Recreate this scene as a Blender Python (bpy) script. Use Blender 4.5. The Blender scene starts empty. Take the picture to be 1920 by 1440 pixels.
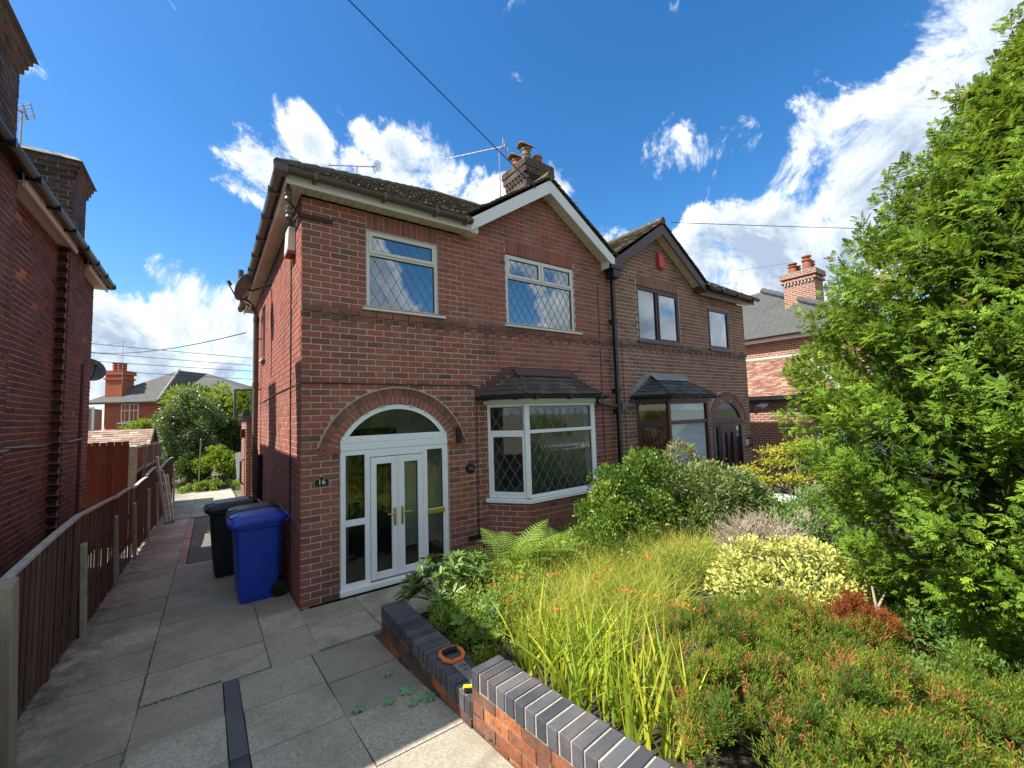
import bpy, math, random
import numpy as np
from mathutils import Vector, Matrix
R = random.Random(7); NR = np.random.default_rng(11)
scene = bpy.context.scene
COL = scene.collection
# ------------------------------------------------------------------ camera
cam_d = bpy.data.cameras.new('camera'); cam = bpy.data.objects.new('camera', cam_d); COL.objects.link(cam)
F_PX = 789.24
cam_d.sensor_fit = 'HORIZONTAL'; cam_d.sensor_width = 36.0; cam_d.lens = F_PX / 1920 * 36
cam_d.clip_start = 0.05; cam_d.clip_end = 3000
YAW, PIT, ROL = math.radians(35.775), math.radians(3.965), math.radians(-1.762)
CAMP = Vector((-0.8998, -5.6474, 2.2212))
_f = Vector((math.sin(YAW)*math.cos(PIT), math.cos(YAW)*math.cos(PIT), math.sin(PIT)))
_r = Vector((math.cos(YAW), -math.sin(YAW), 0)); _u = _r.cross(_f)
cr = _r*math.cos(ROL) + _u*math.sin(ROL); cu = _u*math.cos(ROL) - _r*math.sin(ROL)
cam.matrix_world = Matrix(((cr.x, cu.x, -_f.x, CAMP.x), (cr.y, cu.y, -_f.y, CAMP.y), (cr.z, cu.z, -_f.z, CAMP.z), (0, 0, 0, 1)))
scene.camera = cam
def view_dir(px, py):          # a direction in the sky, used only to say where the clouds stand
    v = _f + cr*((px-960)/F_PX) - cu*((py-720)/F_PX); v.normalize(); return v
# ------------------------------------------------------------------ light
SUN_T = Vector((1.0, -0.22, -1.32)).normalized()
EXPOSURE = 1.50
scene.view_settings.view_transform = 'Standard'; scene.view_settings.look = 'None'
scene.view_settings.exposure = EXPOSURE; scene.view_settings.gamma = 1.0
scene.view_settings.use_curve_mapping = False
sl = bpy.data.lights.new('sun', 'SUN'); sl.energy = 3.6; sl.angle = math.radians(0.53); sl.color = (1.0, 0.95, 0.86)
so = bpy.data.objects.new('sun', sl); COL.objects.link(so); so.rotation_euler = SUN_T.to_track_quat('-Z', 'Y').to_euler(); so.location = (-20, 4, 30)
world = bpy.data.worlds.new('World'); scene.world = world; world.use_nodes = True
wt = world.node_tree; wt.nodes.clear()
def wn(t, **k):
    n = wt.nodes.new(t)
    for a, b in k.items(): setattr(n, a, b)
    return n
def wmath(op, a, b=None, clamp=False):
    n = wn('ShaderNodeMath', operation=op, use_clamp=clamp)
    for i, v in enumerate((a, b)):
        if v is None: continue
        if isinstance(v, (int, float)): n.inputs[i].default_value = v
        else: wt.links.new(v, n.inputs[i])
    return n.outputs[0]
sky = wn('ShaderNodeTexSky', sky_type='NISHITA', sun_disc=False)
sky.sun_elevation = math.asin(-SUN_T.z); sky.sun_rotation = math.atan2(-SUN_T.x, -SUN_T.y)
sky.altitude = 200; sky.air_density = 1.0; sky.dust_density = 0.6; sky.ozone_density = 3.0
tc = wn('ShaderNodeTexCoord')
nrm = wn('ShaderNodeVectorMath', operation='NORMALIZE'); wt.links.new(tc.outputs['Generated'], nrm.inputs[0])
DIR = nrm.outputs[0]
def noise(vec, scale, detail, rough, off=(0, 0, 0), dist=0.0):
    a = wn('ShaderNodeVectorMath', operation='ADD'); wt.links.new(vec, a.inputs[0]); a.inputs[1].default_value = off
    n = wn('ShaderNodeTexNoise', noise_dimensions='3D'); n.inputs['Scale'].default_value = scale
    n.inputs['Detail'].default_value = detail; n.inputs['Roughness'].default_value = rough; n.inputs['Distortion'].default_value = dist
    wt.links.new(a.outputs[0], n.inputs['Vector']); return n.outputs['Fac']
CLOUDS = [  # (px, py, inner radius, outer radius, strength) of the cumulus heaps
    (488, 306, 30, 72, .92), (560, 262, 15, 66, .80), (440, 330, 8, 40, .8), (632, 190, 5, 30, .55),
    (745, 305, 45, 72, 1), (690, 255, 12, 36, .9), (820, 335, 45, 72, 1), (900, 365, 25, 52, 1), (1045, 350, 10, 38, .85), (700, 350, 40, 70, .95),
    (1740, 260, 110, 210, 1.05), (1830, 130, 110, 190, 1.05), (1640, 330, 60, 120, 1), (1530, 390, 10, 45, .85), (1950, 40, 120, 230, 1.05), (1930, 300, 120, 200, 1),
    (1245, 290, 12, 60, .75), (1190, 350, 4, 26, .5), (1270, 255, 5, 30, .6),
    (1350, 500, 50, 95, 1), (1450, 490, 50, 95, 1), (1560, 520, 70, 120, 1), (1290, 470, 15, 50, .9), (1160, 455, 12, 45, .8), (1640, 450, 40, 90, .9), (1450, 580, 90, 150, 1),
    (235, 600, 60, 95, 1), (315, 525, 15, 48, .9), (350, 590, 60, 92, 1), (440, 610, 60, 92, 1), (200, 660, 60, 110, .9), (195, 492, 6, 26, .6),
    (300, 690, 30, 85, .9), (420, 700, 10, 42, .9), (250, 700, 50, 80, .9)]
cov = None
for (px, py, r0, r1, st) in CLOUDS:
    d = view_dir(px, py)
    off = math.hypot(px-960, py-720)
    k = 1.0/(1+(off/F_PX)**2)**0.75/F_PX          # px to radians there
    dp = wn('ShaderNodeVectorMath', operation='DOT_PRODUCT'); wt.links.new(DIR, dp.inputs[0]); dp.inputs[1].default_value = d
    m = wn('ShaderNodeMapRange')
    m.inputs['From Min'].default_value = math.cos(r1*k*1.62); m.inputs['From Max'].default_value = 1.0; m.inputs['To Max'].default_value = st
    wt.links.new(dp.outputs['Value'], m.inputs['Value'])
    cov = m.outputs[0] if cov is None else wmath('MAXIMUM', cov, m.outputs[0])
# unseen rest of the sky: heaps of the same kind, cover raised for fill light
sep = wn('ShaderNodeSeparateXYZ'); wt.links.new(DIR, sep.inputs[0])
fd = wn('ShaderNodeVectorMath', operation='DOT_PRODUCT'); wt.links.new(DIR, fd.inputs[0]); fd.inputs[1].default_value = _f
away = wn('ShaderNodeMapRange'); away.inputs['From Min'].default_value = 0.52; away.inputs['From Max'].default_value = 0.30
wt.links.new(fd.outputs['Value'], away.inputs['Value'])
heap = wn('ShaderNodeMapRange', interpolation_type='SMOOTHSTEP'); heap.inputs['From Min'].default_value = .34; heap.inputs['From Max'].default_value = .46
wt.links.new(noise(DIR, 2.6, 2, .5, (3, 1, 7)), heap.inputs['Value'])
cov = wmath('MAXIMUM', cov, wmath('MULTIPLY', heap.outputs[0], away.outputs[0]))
def density(off):
    n1 = noise(DIR, 6.5, 13, .67, off, .45); n2 = noise(DIR, 2.2, 3, .5, off)
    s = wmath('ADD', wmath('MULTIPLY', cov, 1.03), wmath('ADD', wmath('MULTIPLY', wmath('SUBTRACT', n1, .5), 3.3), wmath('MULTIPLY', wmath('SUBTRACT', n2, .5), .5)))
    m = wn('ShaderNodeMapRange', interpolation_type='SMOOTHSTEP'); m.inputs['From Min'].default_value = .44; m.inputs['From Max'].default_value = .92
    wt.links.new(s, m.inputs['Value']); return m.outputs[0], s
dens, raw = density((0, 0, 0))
_, raw2 = density((-.030, .006, .040))              # towards the sun: what shades the heap
lit = wn('ShaderNodeMapRange'); lit.inputs['From Min'].default_value = -.60; lit.inputs['From Max'].default_value = .62
wt.links.new(wmath('SUBTRACT', raw, raw2), lit.inputs['Value'])
thick = wn('ShaderNodeMapRange', interpolation_type='SMOOTHSTEP'); thick.inputs['From Min'].default_value = .62; thick.inputs['From Max'].default_value = 1.35; thick.inputs['To Max'].default_value = .62
wt.links.new(raw, thick.inputs['Value'])
litc = wmath('SUBTRACT', wmath('ADD', lit.outputs[0], .12), thick.outputs[0], True)
mixc = wn('ShaderNodeMixRGB'); mixc.inputs[1].default_value = (.225, .285, .365, 1); mixc.inputs[2].default_value = (.74, .755, .755, 1)
wt.links.new(litc, mixc.inputs[0])
bg1 = wn('ShaderNodeBackground'); bg1.inputs['Strength'].default_value = 0.080
hs = wn('ShaderNodeHueSaturation'); hs.inputs['Saturation'].default_value = 1.32; hs.inputs['Value'].default_value = 1.0
wt.links.new(sky.outputs[0], hs.inputs['Color']); wt.links.new(hs.outputs[0], bg1.inputs['Color'])
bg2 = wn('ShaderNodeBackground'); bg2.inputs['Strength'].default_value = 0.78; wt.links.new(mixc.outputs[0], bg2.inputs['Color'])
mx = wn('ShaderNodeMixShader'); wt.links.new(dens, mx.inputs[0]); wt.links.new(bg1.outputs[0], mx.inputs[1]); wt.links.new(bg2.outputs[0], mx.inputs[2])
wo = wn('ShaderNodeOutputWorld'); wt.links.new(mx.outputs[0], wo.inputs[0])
scene.cycles.use_denoising = True
scene.cycles.max_bounces = 6; scene.cycles.transparent_max_bounces = 12; scene.cycles.diffuse_bounces = 3; scene.cycles.glossy_bounces = 3
scene.cycles.caustics_reflective = False; scene.cycles.caustics_refractive = False
# ------------------------------------------------------------------ materials
MATS = {}
class NT:
    def __init__(s, name):
        s.m = bpy.data.materials.new(name); s.m.use_nodes = True; s.t = s.m.node_tree; s.t.nodes.clear()
        s.out = s.n('ShaderNodeOutputMaterial'); MATS[name] = s.m
    def n(s, t, **k):
        n = s.t.nodes.new(t)
        for a, b in k.items(): setattr(n, a, b)
        return n
    def l(s, a, b): s.t.links.new(a, b)
    def set(s, sock, v):
        if isinstance(v, bpy.types.NodeSocket): s.l(v, sock)
        elif isinstance(v, tuple) and len(v) == 3 and sock.type == 'RGBA': sock.default_value = (*v, 1)
        else: sock.default_value = v
    def pos(s):
        return s.n('ShaderNodeNewGeometry').outputs['Position']
    def noise(s, scale, detail=4, rough=.55, vec=None, stretch=None):
        v = vec or s.pos()
        if stretch:
            mp = s.n('ShaderNodeMapping'); mp.inputs['Scale'].default_value = stretch; s.l(v, mp.inputs[0]); v = mp.outputs[0]
        n = s.n('ShaderNodeTexNoise'); n.inputs['Scale'].default_value = scale; n.inputs['Detail'].default_value = detail; n.inputs['Roughness'].default_value = rough
        s.l(v, n.inputs['Vector']); return n.outputs['Fac']
    def ramp(s, fac, stops, interp='LINEAR'):
        r = s.n('ShaderNodeValToRGB'); r.color_ramp.interpolation = interp; e = r.color_ramp.elements
        while len(e) < len(stops): e.new(.5)
        for x, (p, c) in zip(e, stops): x.position = p; x.color = (*c, 1) if len(c) == 3 else c
        s.set(r.inputs[0], fac); return r.outputs[0]
    def mix(s, f, a, b, mode='MIX'):
        m = s.n('ShaderNodeMixRGB', blend_type=mode); s.set(m.inputs[0], f); s.set(m.inputs[1], a); s.set(m.inputs[2], b); return m.outputs[0]
    def math(s, op, a, b=0.0, clamp=False):
        m = s.n('ShaderNodeMath', operation=op, use_clamp=clamp); s.set(m.inputs[0], a); s.set(m.inputs[1], b); return m.outputs[0]
    def mr(s, v, a, b, c=0.0, d=1.0):
        m = s.n('ShaderNodeMapRange'); m.inputs[1].default_value = a; m.inputs[2].default_value = b; m.inputs[3].default_value = c; m.inputs[4].default_value = d
        s.l(v, m.inputs[0]); return m.outputs[0]
    def attr(s, name='tint'):
        return s.n('ShaderNodeAttribute', attribute_name=name).outputs['Fac']
    def bump(s, h, strength=.3, dist=.01):
        b = s.n('ShaderNodeBump'); b.inputs['Strength'].default_value = strength; b.inputs['Distance'].default_value = dist; s.l(h, b.inputs['Height']); return b.outputs[0]
    def pbr(s, col, rough=.7, normal=None, spec=.5, metal=0.0, **k):
        p = s.n('ShaderNodeBsdfPrincipled'); s.set(p.inputs['Base Color'], col); s.set(p.inputs['Roughness'], rough); s.set(p.inputs['Metallic'], metal)
        p.inputs['Specular IOR Level'].default_value = spec
        if normal is not None: s.l(normal, p.inputs['Normal'])
        for a, b in k.items(): s.set(p.inputs[a.replace('_', ' ')], b)
        s.l(p.outputs[0], s.out.inputs[0]); return s.m
def brick_mat(name, stops, soot=.5, sootcol=(.10, .08, .07)):
    s = NT(name); t = s.attr()
    c = s.ramp(t, stops)
    n1 = s.noise(26, 5, .65); n2 = s.noise(2.3, 4, .6); n3 = s.noise(90, 3, .6)
    c = s.mix(s.math('MULTIPLY', s.mr(n1, .44, .70), soot), c, sootcol)
    c = s.mix(s.math('MULTIPLY', s.mr(n2, .48, .72), .25), c, (.36, .26, .21))
    n5 = s.noise(1.1, 5, .65, stretch=(2.2, 2.2, .35)); c = s.mix(s.mr(n5, .50, .72, 0, .5), c, s.mix(1.0, c, (.50, .50, .52), 'MULTIPLY'))
    c = s.mix(s.mr(n3, .3, .7, 0, .35), c, s.mix(1.0, c, (.55, .5, .5), 'MULTIPLY'))
    return s.pbr(c, .86, s.bump(s.math('ADD', n3, s.math('MULTIPLY', n1, 1.5)), .5, .004), .25)
brick_mat('brick16', [(0, (0.103, 0.071, 0.057)), (.22, (0.208, 0.092, 0.072)), (.5, (0.326, 0.116, 0.085)), (.86, (0.395, 0.128, 0.090)), (.93, (0.424, 0.114, 0.074)), (1, (0.711, 0.206, 0.082))], .45)
brick_mat('brick_nb', [(0, (0.114, 0.091, 0.068)), (.3, (0.225, 0.136, 0.092)), (.7, (0.343, 0.166, 0.108)), (.95, (0.392, 0.149, 0.099)), (1, (0.510, 0.158, 0.088))], .45)
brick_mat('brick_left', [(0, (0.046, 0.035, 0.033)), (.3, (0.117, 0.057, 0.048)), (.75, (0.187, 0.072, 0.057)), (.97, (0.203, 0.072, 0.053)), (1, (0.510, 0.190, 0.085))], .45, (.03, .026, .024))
brick_mat('brick_wall', [(0, (0.053, 0.043, 0.035)), (.3, (0.139, 0.073, 0.050)), (.62, (0.255, 0.094, 0.050)), (1, (0.510, 0.175, 0.062))], .85, (.075, .062, .05))
brick_mat('brick_soot', [(0, (0.048, 0.041, 0.036)), (.6, (0.102, 0.073, 0.061)), (1, (0.221, 0.095, 0.071))], .55, (.03, .027, .023))
brick_mat('brick_blue', [(0, (0.041, 0.046, 0.057)), (.6, (0.068, 0.074, 0.089)), (1, (0.115, 0.119, 0.128))], .2)
def simple(name, col, rough=.6, var=.15, scale=12, bump=.15, dist=.004, spec=.4, metal=0.0, dirt=None, stretch=None):
    s = NT(name); n1 = s.noise(scale, 5, .6, stretch=stretch)
    c = s.mix(s.mr(n1, .3, .72), col, tuple(x*(1-var) for x in col))
    if dirt:
        c = s.mix(s.mr(s.noise(scale*.35, 6, .65, stretch=stretch), .5, .72, 0, dirt[0]), c, dirt[1])
    return s.pbr(c, rough, s.bump(n1, bump, dist), spec, metal)
simple('mortar', (.66, .51, .41), .95, .3, 30, .4)
simple('mortar_nb', (.74, .60, .46), .95, .3, 30, .4)
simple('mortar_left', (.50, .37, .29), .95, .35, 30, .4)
simple('mortar_wall', (.42, .39, .33), .95, .35, 40, .5)
simple('arch_lip', (.46, .38, .29), .9, .25, 25)
simple('upvc', (.86, .88, .88), .32, .06, 5, .02, dirt=(.22, (.62, .62, .56)))
simple('upvc_old', (.70, .68, .60), .42, .10, 7, .05, dirt=(.4, (.48, .46, .36)))
simple('fascia_white', (.74, .74, .70), .4, .06, 4, .03, dirt=(.25, (.55, .53, .45)))
simple('soffit', (.70, .64, .50), .55, .15, 8, .06, dirt=(.4, (.38, .34, .25)))
simple('soffit_gable', (.68, .67, .60), .5, .1, 8, .06, dirt=(.3, (.48, .45, .36)))
simple('brown_upvc', (.075, .026, .022), .35, .2, 9, .05)
simple('brown_board', (.085, .048, .048), .5, .2, 9, .08)
simple('brown_gutter', (.115, .088, .075), .38, .25, 6, .08, dirt=(.4, (.11, .09, .07)))
simple('black_plastic', (.018, .018, .019), .35, .3, 8, .05, dirt=(.4, (.05, .05, .05)))
simple('grey_plastic', (.12, .13, .14), .4, .2, 8, .05)
simple('lead_came', (.24, .25, .26), .5, .2, 20, .05, metal=.3)
simple('lead_sheet', (.24, .26, .29), .5, .25, 10, .15, dirt=(.5, (.36, .37, .38)))
simple('flash_red', (.13, .062, .052), .75, .3, 14, .2, dirt=(.5, (.09, .07, .055)))
simple('gold', (.72, .50, .12), .3, .1, 10, .03, metal=.85)
simple('gasket', (.012, .012, .013), .6)
simple('terracotta', (.34, .105, .05), .75, .3, 9, .2, dirt=(.6, (.13, .08, .055)))
simple('pot_buff', (.22, .15, .10), .8, .3, 9, .2, dirt=(.5, (.09, .07, .055)))
simple('cement', (.30, .28, .24), .95, .3, 14, .4)
simple('aerial', (.36, .34, .35), .45, .2, 20, metal=.5)
simple('dark_metal', (.035, .03, .028), .5, .3, 20, metal=.2)
simple('rust', (.075, .042, .032), .8, .4, 30, .3)
simple('white_box', (.66, .66, .62), .45, .1, 8)
simple('red_box', (.55, .05, .05), .4, .1, 8)
simple('plaster', (.74, .74, .72), .9, .08, 4)
simple('carpet', (.10, .055, .045), .95, .3, 30)
simple('curtain_white', (.70, .72, .74), .9, .1, 6)
simple('curtain_red', (.16, .025, .035), .9, .3, 6)
simple('blind', (.72, .76, .80), .8, .05, 6)
simple('edging_pink', (.45, .31, .28), .9, .35, 9, .3)
simple('joint_sand', (.10, .09, .07), 1.0, .4, 40, .5)
simple('soil', (.055, .042, .03), 1.0, .5, 9, .8, .03)
simple('earth', (.17, .16, .09), 1.0, .5, 3, .6, .05)
simple('asphalt', (.11, .105, .10), .95, .3, 60, .5)
simple('kerbstone', (.42, .40, .36), .9, .25, 20, .3)
simple('blue_bin', (.014, .065, .50), .42, .25, 9, .06, dirt=(.25, (.03, .05, .17)))
simple('grey_bin', (.012, .024, .032), .45, .3, 9, .06, dirt=(.3, (.035, .045, .05)))
simple('black_lid', (.018, .019, .022), .38, .3, 9, .06, dirt=(.5, (.07, .072, .075)))
simple('rubber', (.014, .014, .014), .8)
simple('aluminium', (.62, .62, .61), .5, .15, 18, .1, metal=.1)
simple('concrete_post', (.44, .40, .32), .95, .3, 18, .5, dirt=(.6, (.17, .17, .11)))
simple('cap_rail', (.46, .45, .40), .9, .35, 14, .3, dirt=(.5, (.16, .17, .13)), stretch=(1, 1, 1))
simple('bark', (.085, .062, .045), .95, .45, 20, .8, .01)
simple('twig', (.42, .34, .26), .95, .35, 30, .5)
simple('saw_blade', (.50, .51, .50), .32, .2, 25, .05, metal=.7, dirt=(.4, (.30, .29, .27)))
simple('orange_plastic', (.72, .18, .05), .45, .1, 10)
simple('yellow_plastic', (.80, .52, .02), .4, .1, 10)
simple('white_paint', (.72, .73, .72), .7, .1, 10, dirt=(.4, (.45, .45, .40)))
simple('render_pink', (.42, .20, .17), .95, .2, 6)
simple('stone_sill', (.40, .37, .31), .9, .2, 10)
simple('render_cream', (.40, .36, .28), .9, .15, 6)
simple('timber_black', (.03, .025, .022), .8)
simple('car_blue', (.05, .08, .13), .18, .1, 3, .0)
simple('slate', (.075, .078, .08), .8, .3, 12, .3)
simple('orange_flower', (.80, .20, .03), .6, .2, 30)
simple('plaque_black', (.012, .012, .012), .4)
simple('plaque_white', (.78, .76, .66), .5, .1)
simple('plaque_grey', (.30, .29, .25), .5, .1)
def slab_mat():
    s = NT('slab'); t = s.attr()
    base = s.ramp(t, [(0, (0.353, 0.312, 0.243)), (.35, (0.454, 0.403, 0.314)), (.7, (0.538, 0.486, 0.384)), (1, (0.638, 0.576, 0.454))])
    n1 = s.noise(48, 5, .8); n2 = s.noise(1.7, 6, .65); n3 = s.noise(7, 5, .6); n4 = s.noise(150, 2, .5)
    c = s.mix(s.mr(n1, .40, .60, 0, .85), base, (0.269, 0.239, 0.188))
    c = s.mix(s.mr(n4, .60, .72, 0, .35), c, (0.840, 0.757, 0.627))
    c = s.mix(s.mr(n2, .44, .64, 0, .75), c, (0.252, 0.227, 0.176))
    c = s.mix(s.mr(n3, .56, .74, 0, .35), c, (0.252, 0.248, 0.157))
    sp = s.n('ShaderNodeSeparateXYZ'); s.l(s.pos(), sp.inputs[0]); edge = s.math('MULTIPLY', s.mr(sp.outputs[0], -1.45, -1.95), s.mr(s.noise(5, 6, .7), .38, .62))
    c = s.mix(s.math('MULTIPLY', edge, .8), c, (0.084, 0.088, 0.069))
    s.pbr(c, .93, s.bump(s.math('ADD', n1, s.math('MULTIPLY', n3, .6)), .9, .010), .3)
slab_mat()
def pebble_mat():
    s = NT('pebble'); v = s.n('ShaderNodeTexVoronoi'); v.inputs['Scale'].default_value = 60; s.l(s.pos(), v.inputs['Vector'])
    c = s.ramp(v.outputs['Color'], [(0, (.05, .055, .05)), (.6, (.13, .135, .12)), (1, (.24, .24, .21))])
    s.pbr(c, .9, s.bump(v.outputs['Distance'], .8, .01))
pebble_mat()
def tile_mat(name, stops, moss=(.11, .10, .05), mossamt=.6, bump=.6):
    s = NT(name); c = s.ramp(s.attr(), stops)
    n1 = s.noise(34, 5, .7); n2 = s.noise(9, 5, .6)
    c = s.mix(s.math('MULTIPLY', s.mr(n1, .47, .6), mossamt), c, moss)
    c = s.mix(s.mr(n2, .6, .72, 0, mossamt*.7), c, (.30, .28, .22))
    s.pbr(c, .95, s.bump(s.math('ADD', n1, n2), bump, .012), .2)
tile_mat('roof_tile', [(0, (.035, .03, .025)), (.6, (.075, .062, .05)), (1, (.12, .095, .07))], (.20, .175, .11), .7)
tile_mat('bay_tile', [(0, (0.045, 0.040, 0.036)), (.6, (0.093, 0.081, 0.071)), (1, (0.144, 0.124, 0.105))], (.12, .11, .085), .35)
tile_mat('bay_tile_nb', [(0, (0.045, 0.050, 0.050)), (.6, (0.078, 0.084, 0.081)), (1, (0.120, 0.124, 0.120))], (.09, .10, .085), .25)
tile_mat('shed_tile', [(0, (.22, .14, .11)), (.6, (.34, .24, .19)), (1, (.44, .34, .27))], (.30, .25, .2), .3)
tile_mat('pink_tile', [(0, (0.160, 0.071, 0.055)), (.5, (0.264, 0.123, 0.090)), (1, (0.400, 0.285, 0.210))], (.30, .2, .14), .25)
def course_mat(name, col1, col2, mortar, bw, bh, ms, axes, rough=.85):
    """brickwork or tiling too far away to tell the pieces apart"""
    s = NT(name); sp = s.n('ShaderNodeSeparateXYZ'); s.l(s.pos(), sp.inputs[0]); cb = s.n('ShaderNodeCombineXYZ')
    o = dict(x=sp.outputs[0], y=sp.outputs[1], z=sp.outputs[2])
    u = s.math('ADD', o['x'], o['y']) if axes == 'xyz' else o[axes[0]]
    s.l(u, cb.inputs[0]); s.l(o['z'], cb.inputs[1])
    b = s.n('ShaderNodeTexBrick'); s.l(cb.outputs[0], b.inputs['Vector']); b.inputs['Scale'].default_value = 1
    b.inputs['Brick Width'].default_value = bw; b.inputs['Row Height'].default_value = bh; b.inputs['Mortar Size'].default_value = ms
    s.set(b.inputs['Color1'], col1); s.set(b.inputs['Color2'], col2); s.set(b.inputs['Mortar'], mortar); b.inputs['Bias'].default_value = -.1
    n = s.noise(1.3, 5, .6); n2 = s.noise(40, 3)
    c = s.mix(s.mr(n, .4, .7, 0, .4), b.outputs[0], tuple(x*.6 for x in col1)); c = s.mix(s.mr(n2, .4, .7, 0, .3), c, tuple(x*.6 for x in col2))
    s.pbr(c, rough, s.bump(b.outputs['Fac'], -.4, .008), .3)
course_mat('far_brick', (.42, .115, .06), (.36, .095, .05), (.34, .16, .11), .23, .08, .006, 'xyz')
course_mat('right_brick', (.30, .11, .08), (.16, .07, .055), (.48, .36, .28), .23, .078, .014, 'xyz')
course_mat('out_brick', (.26, .085, .06), (.20, .07, .05), (.46, .33, .25), .23, .081, .012, 'xyz')
course_mat('opp_brick', (.20, .075, .05), (.15, .06, .045), (.3, .22, .17), .23, .08, .012, 'xyz')
course_mat('far_tile', (.10, .10, .098), (.125, .122, .118), (.06, .06, .06), .30, .14, .012, 'xyz')
course_mat('right_tile', (.088, .088, .086), (.105, .105, .10), (.04, .04, .04), .26, .075, .010, 'xyz')
course_mat('roof_plain', (.06, .05, .042), (.08, .066, .052), (.03, .026, .022), .17, .06, .01, 'xyz')
def wood(name, c1, c2, rough=.85):
    s = NT(name); n = s.noise(9, 6, .7, stretch=(9, 9, .8)); t = s.attr()
    c = s.mix(s.mr(n, .3, .7), c1, c2); c = s.mix(s.math('MULTIPLY', t, .9), c, tuple(x*.30 for x in c1))
    c = s.mix(s.mr(s.noise(3.0, 5), .55, .75, 0, .35), c, (.19, .17, .14))
    s.pbr(c, rough, s.bump(n, .6, .006), .2)
wood('slat_wood', (.19, .115, .085), (.095, .058, .046))
wood('red_wood', (.21, .055, .030), (.12, .034, .02))
wood('post_wood', (.44, .38, .28), (.30, .26, .19))
wood('shed_wood', (.22, .15, .10), (.15, .10, .07))
def glass(name, tint=(.80, .84, .83), base=.10, rip=0.0):
    s = NT(name)
    lw = s.n('ShaderNodeLayerWeight'); lw.inputs['Blend'].default_value = .5
    f = s.math('ADD', s.math('MULTIPLY', s.math('POWER', lw.outputs['Facing'], 4.0), .9), base+.03, True)
    tr = s.n('ShaderNodeBsdfTransparent'); tr.inputs[0].default_value = (*tint, 1)
    gl = s.n('ShaderNodeBsdfGlossy'); gl.inputs['Roughness'].default_value = .015; gl.inputs['Color'].default_value = (.93, .96, .97, 1)
    if rip:
        nz = s.noise(11, 2, .5, stretch=(1, 1, .45)); b = s.bump(nz, rip, .03); s.l(b, gl.inputs['Normal'])
    else:
        b = s.bump(s.noise(1.3, 1, .5), .05, .02); s.l(b, gl.inputs['Normal'])
    m = s.n('ShaderNodeMixShader'); s.l(f, m.inputs[0]); s.l(tr.outputs[0], m.inputs[1]); s.l(gl.outputs[0], m.inputs[2]); s.l(m.outputs[0], s.out.inputs[0])
glass('glass', (.80, .84, .83), .04); glass('glass_up', (.66, .72, .74), .20); glass('glass_door', (.88, .92, .89), .035, .35); glass('glass_nb', (.90, .93, .93), .02)
def leaf(name, stops, trans=.35, gloss=.35, tcol=None):
    s = NT(name); t = s.attr()
    c = s.ramp(t, stops)
    n = s.noise(35, 3); c = s.mix(s.mr(n, .35, .7, 0, .3), c, s.mix(1.0, c, (.6, .62, .5), 'MULTIPLY'))
    p = s.n('ShaderNodeBsdfPrincipled'); s.l(c, p.inputs['Base Color']); p.inputs['Roughness'].default_value = 1-gloss*1.2; p.inputs['Specular IOR Level'].default_value = .35*gloss/.35
    tr = s.n('ShaderNodeBsdfTranslucent'); s.l(s.mix(.55, c, tcol or (.30, .36, .03)), tr.inputs[0])
    m = s.n('ShaderNodeMixShader'); m.inputs[0].default_value = trans; s.l(p.outputs[0], m.inputs[1]); s.l(tr.outputs[0], m.inputs[2]); s.l(m.outputs[0], s.out.inputs[0])
leaf('lf_conifer', [(0, (0.052, 0.102, 0.014)), (.4, (0.131, 0.242, 0.022)), (.8, (0.260, 0.398, 0.034)), (.97, (0.365, 0.468, 0.048)), (1, (0.348, 0.203, 0.084))], .35, .25)
leaf('lf_shrub', [(0, (0.023, 0.067, 0.012)), (.4, (0.058, 0.133, 0.016)), (.8, (0.169, 0.266, 0.025)), (1, (0.337, 0.399, 0.058))], .3, .5)
leaf('lf_pieris', [(0, (0.044, 0.081, 0.022)), (.4, (0.094, 0.148, 0.039)), (.8, (0.188, 0.247, 0.066)), (1, (0.332, 0.272, 0.144))], .3, .45)
leaf('lf_euonymus', [(0, (0.168, 0.246, 0.043)), (.25, (0.473, 0.515, 0.119)), (.6, (0.651, 0.650, 0.187)), (1, (0.777, 0.762, 0.272))], .35, .25)
leaf('lf_heather', [(0, (0.039, 0.078, 0.016)), (.35, (0.098, 0.163, 0.019)), (.66, (0.208, 0.273, 0.023)), (.84, (0.299, 0.325, 0.039)), (.87, (0.390, 0.150, 0.046)), (1, (0.468, 0.195, 0.078))], .3, .2)
leaf('lf_rust', [(0, (.12, .035, .012)), (.5, (.26, .075, .022)), (1, (.36, .12, .04))], .25, .15, (.3, .1, .03))
leaf('lf_hebe', [(0, (0.048, 0.113, 0.028)), (.5, (0.121, 0.241, 0.049)), (1, (0.241, 0.370, 0.084))], .3, .35)
leaf('lf_grass', [(0, (0.181, 0.268, 0.034)), (.4, (0.345, 0.418, 0.054)), (.75, (0.563, 0.553, 0.095)), (1, (0.762, 0.641, 0.203))], .4, .2, (.4, .4, .06))
leaf('lf_iris', [(0, (0.187, 0.305, 0.029)), (.5, (0.374, 0.484, 0.046)), (1, (0.674, 0.664, 0.065))], .45, .35, (.42, .45, .04))
leaf('lf_fern', [(0, (0.056, 0.138, 0.022)), (.5, (0.138, 0.251, 0.038)), (1, (0.276, 0.380, 0.068))], .4, .25)
leaf('lf_peony', [(0, (0.043, 0.101, 0.021)), (.5, (0.118, 0.212, 0.043)), (1, (0.270, 0.355, 0.086))], .3, .5)
leaf('lf_weed', [(0, (0.089, 0.179, 0.030)), (.5, (0.203, 0.308, 0.047)), (1, (0.406, 0.486, 0.081))], .4, .25)
leaf('lf_yellow', [(0, (.16, .19, .02)), (.5, (.36, .36, .03)), (1, (.52, .47, .06))], .35, .3, (.5, .45, .03))
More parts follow.
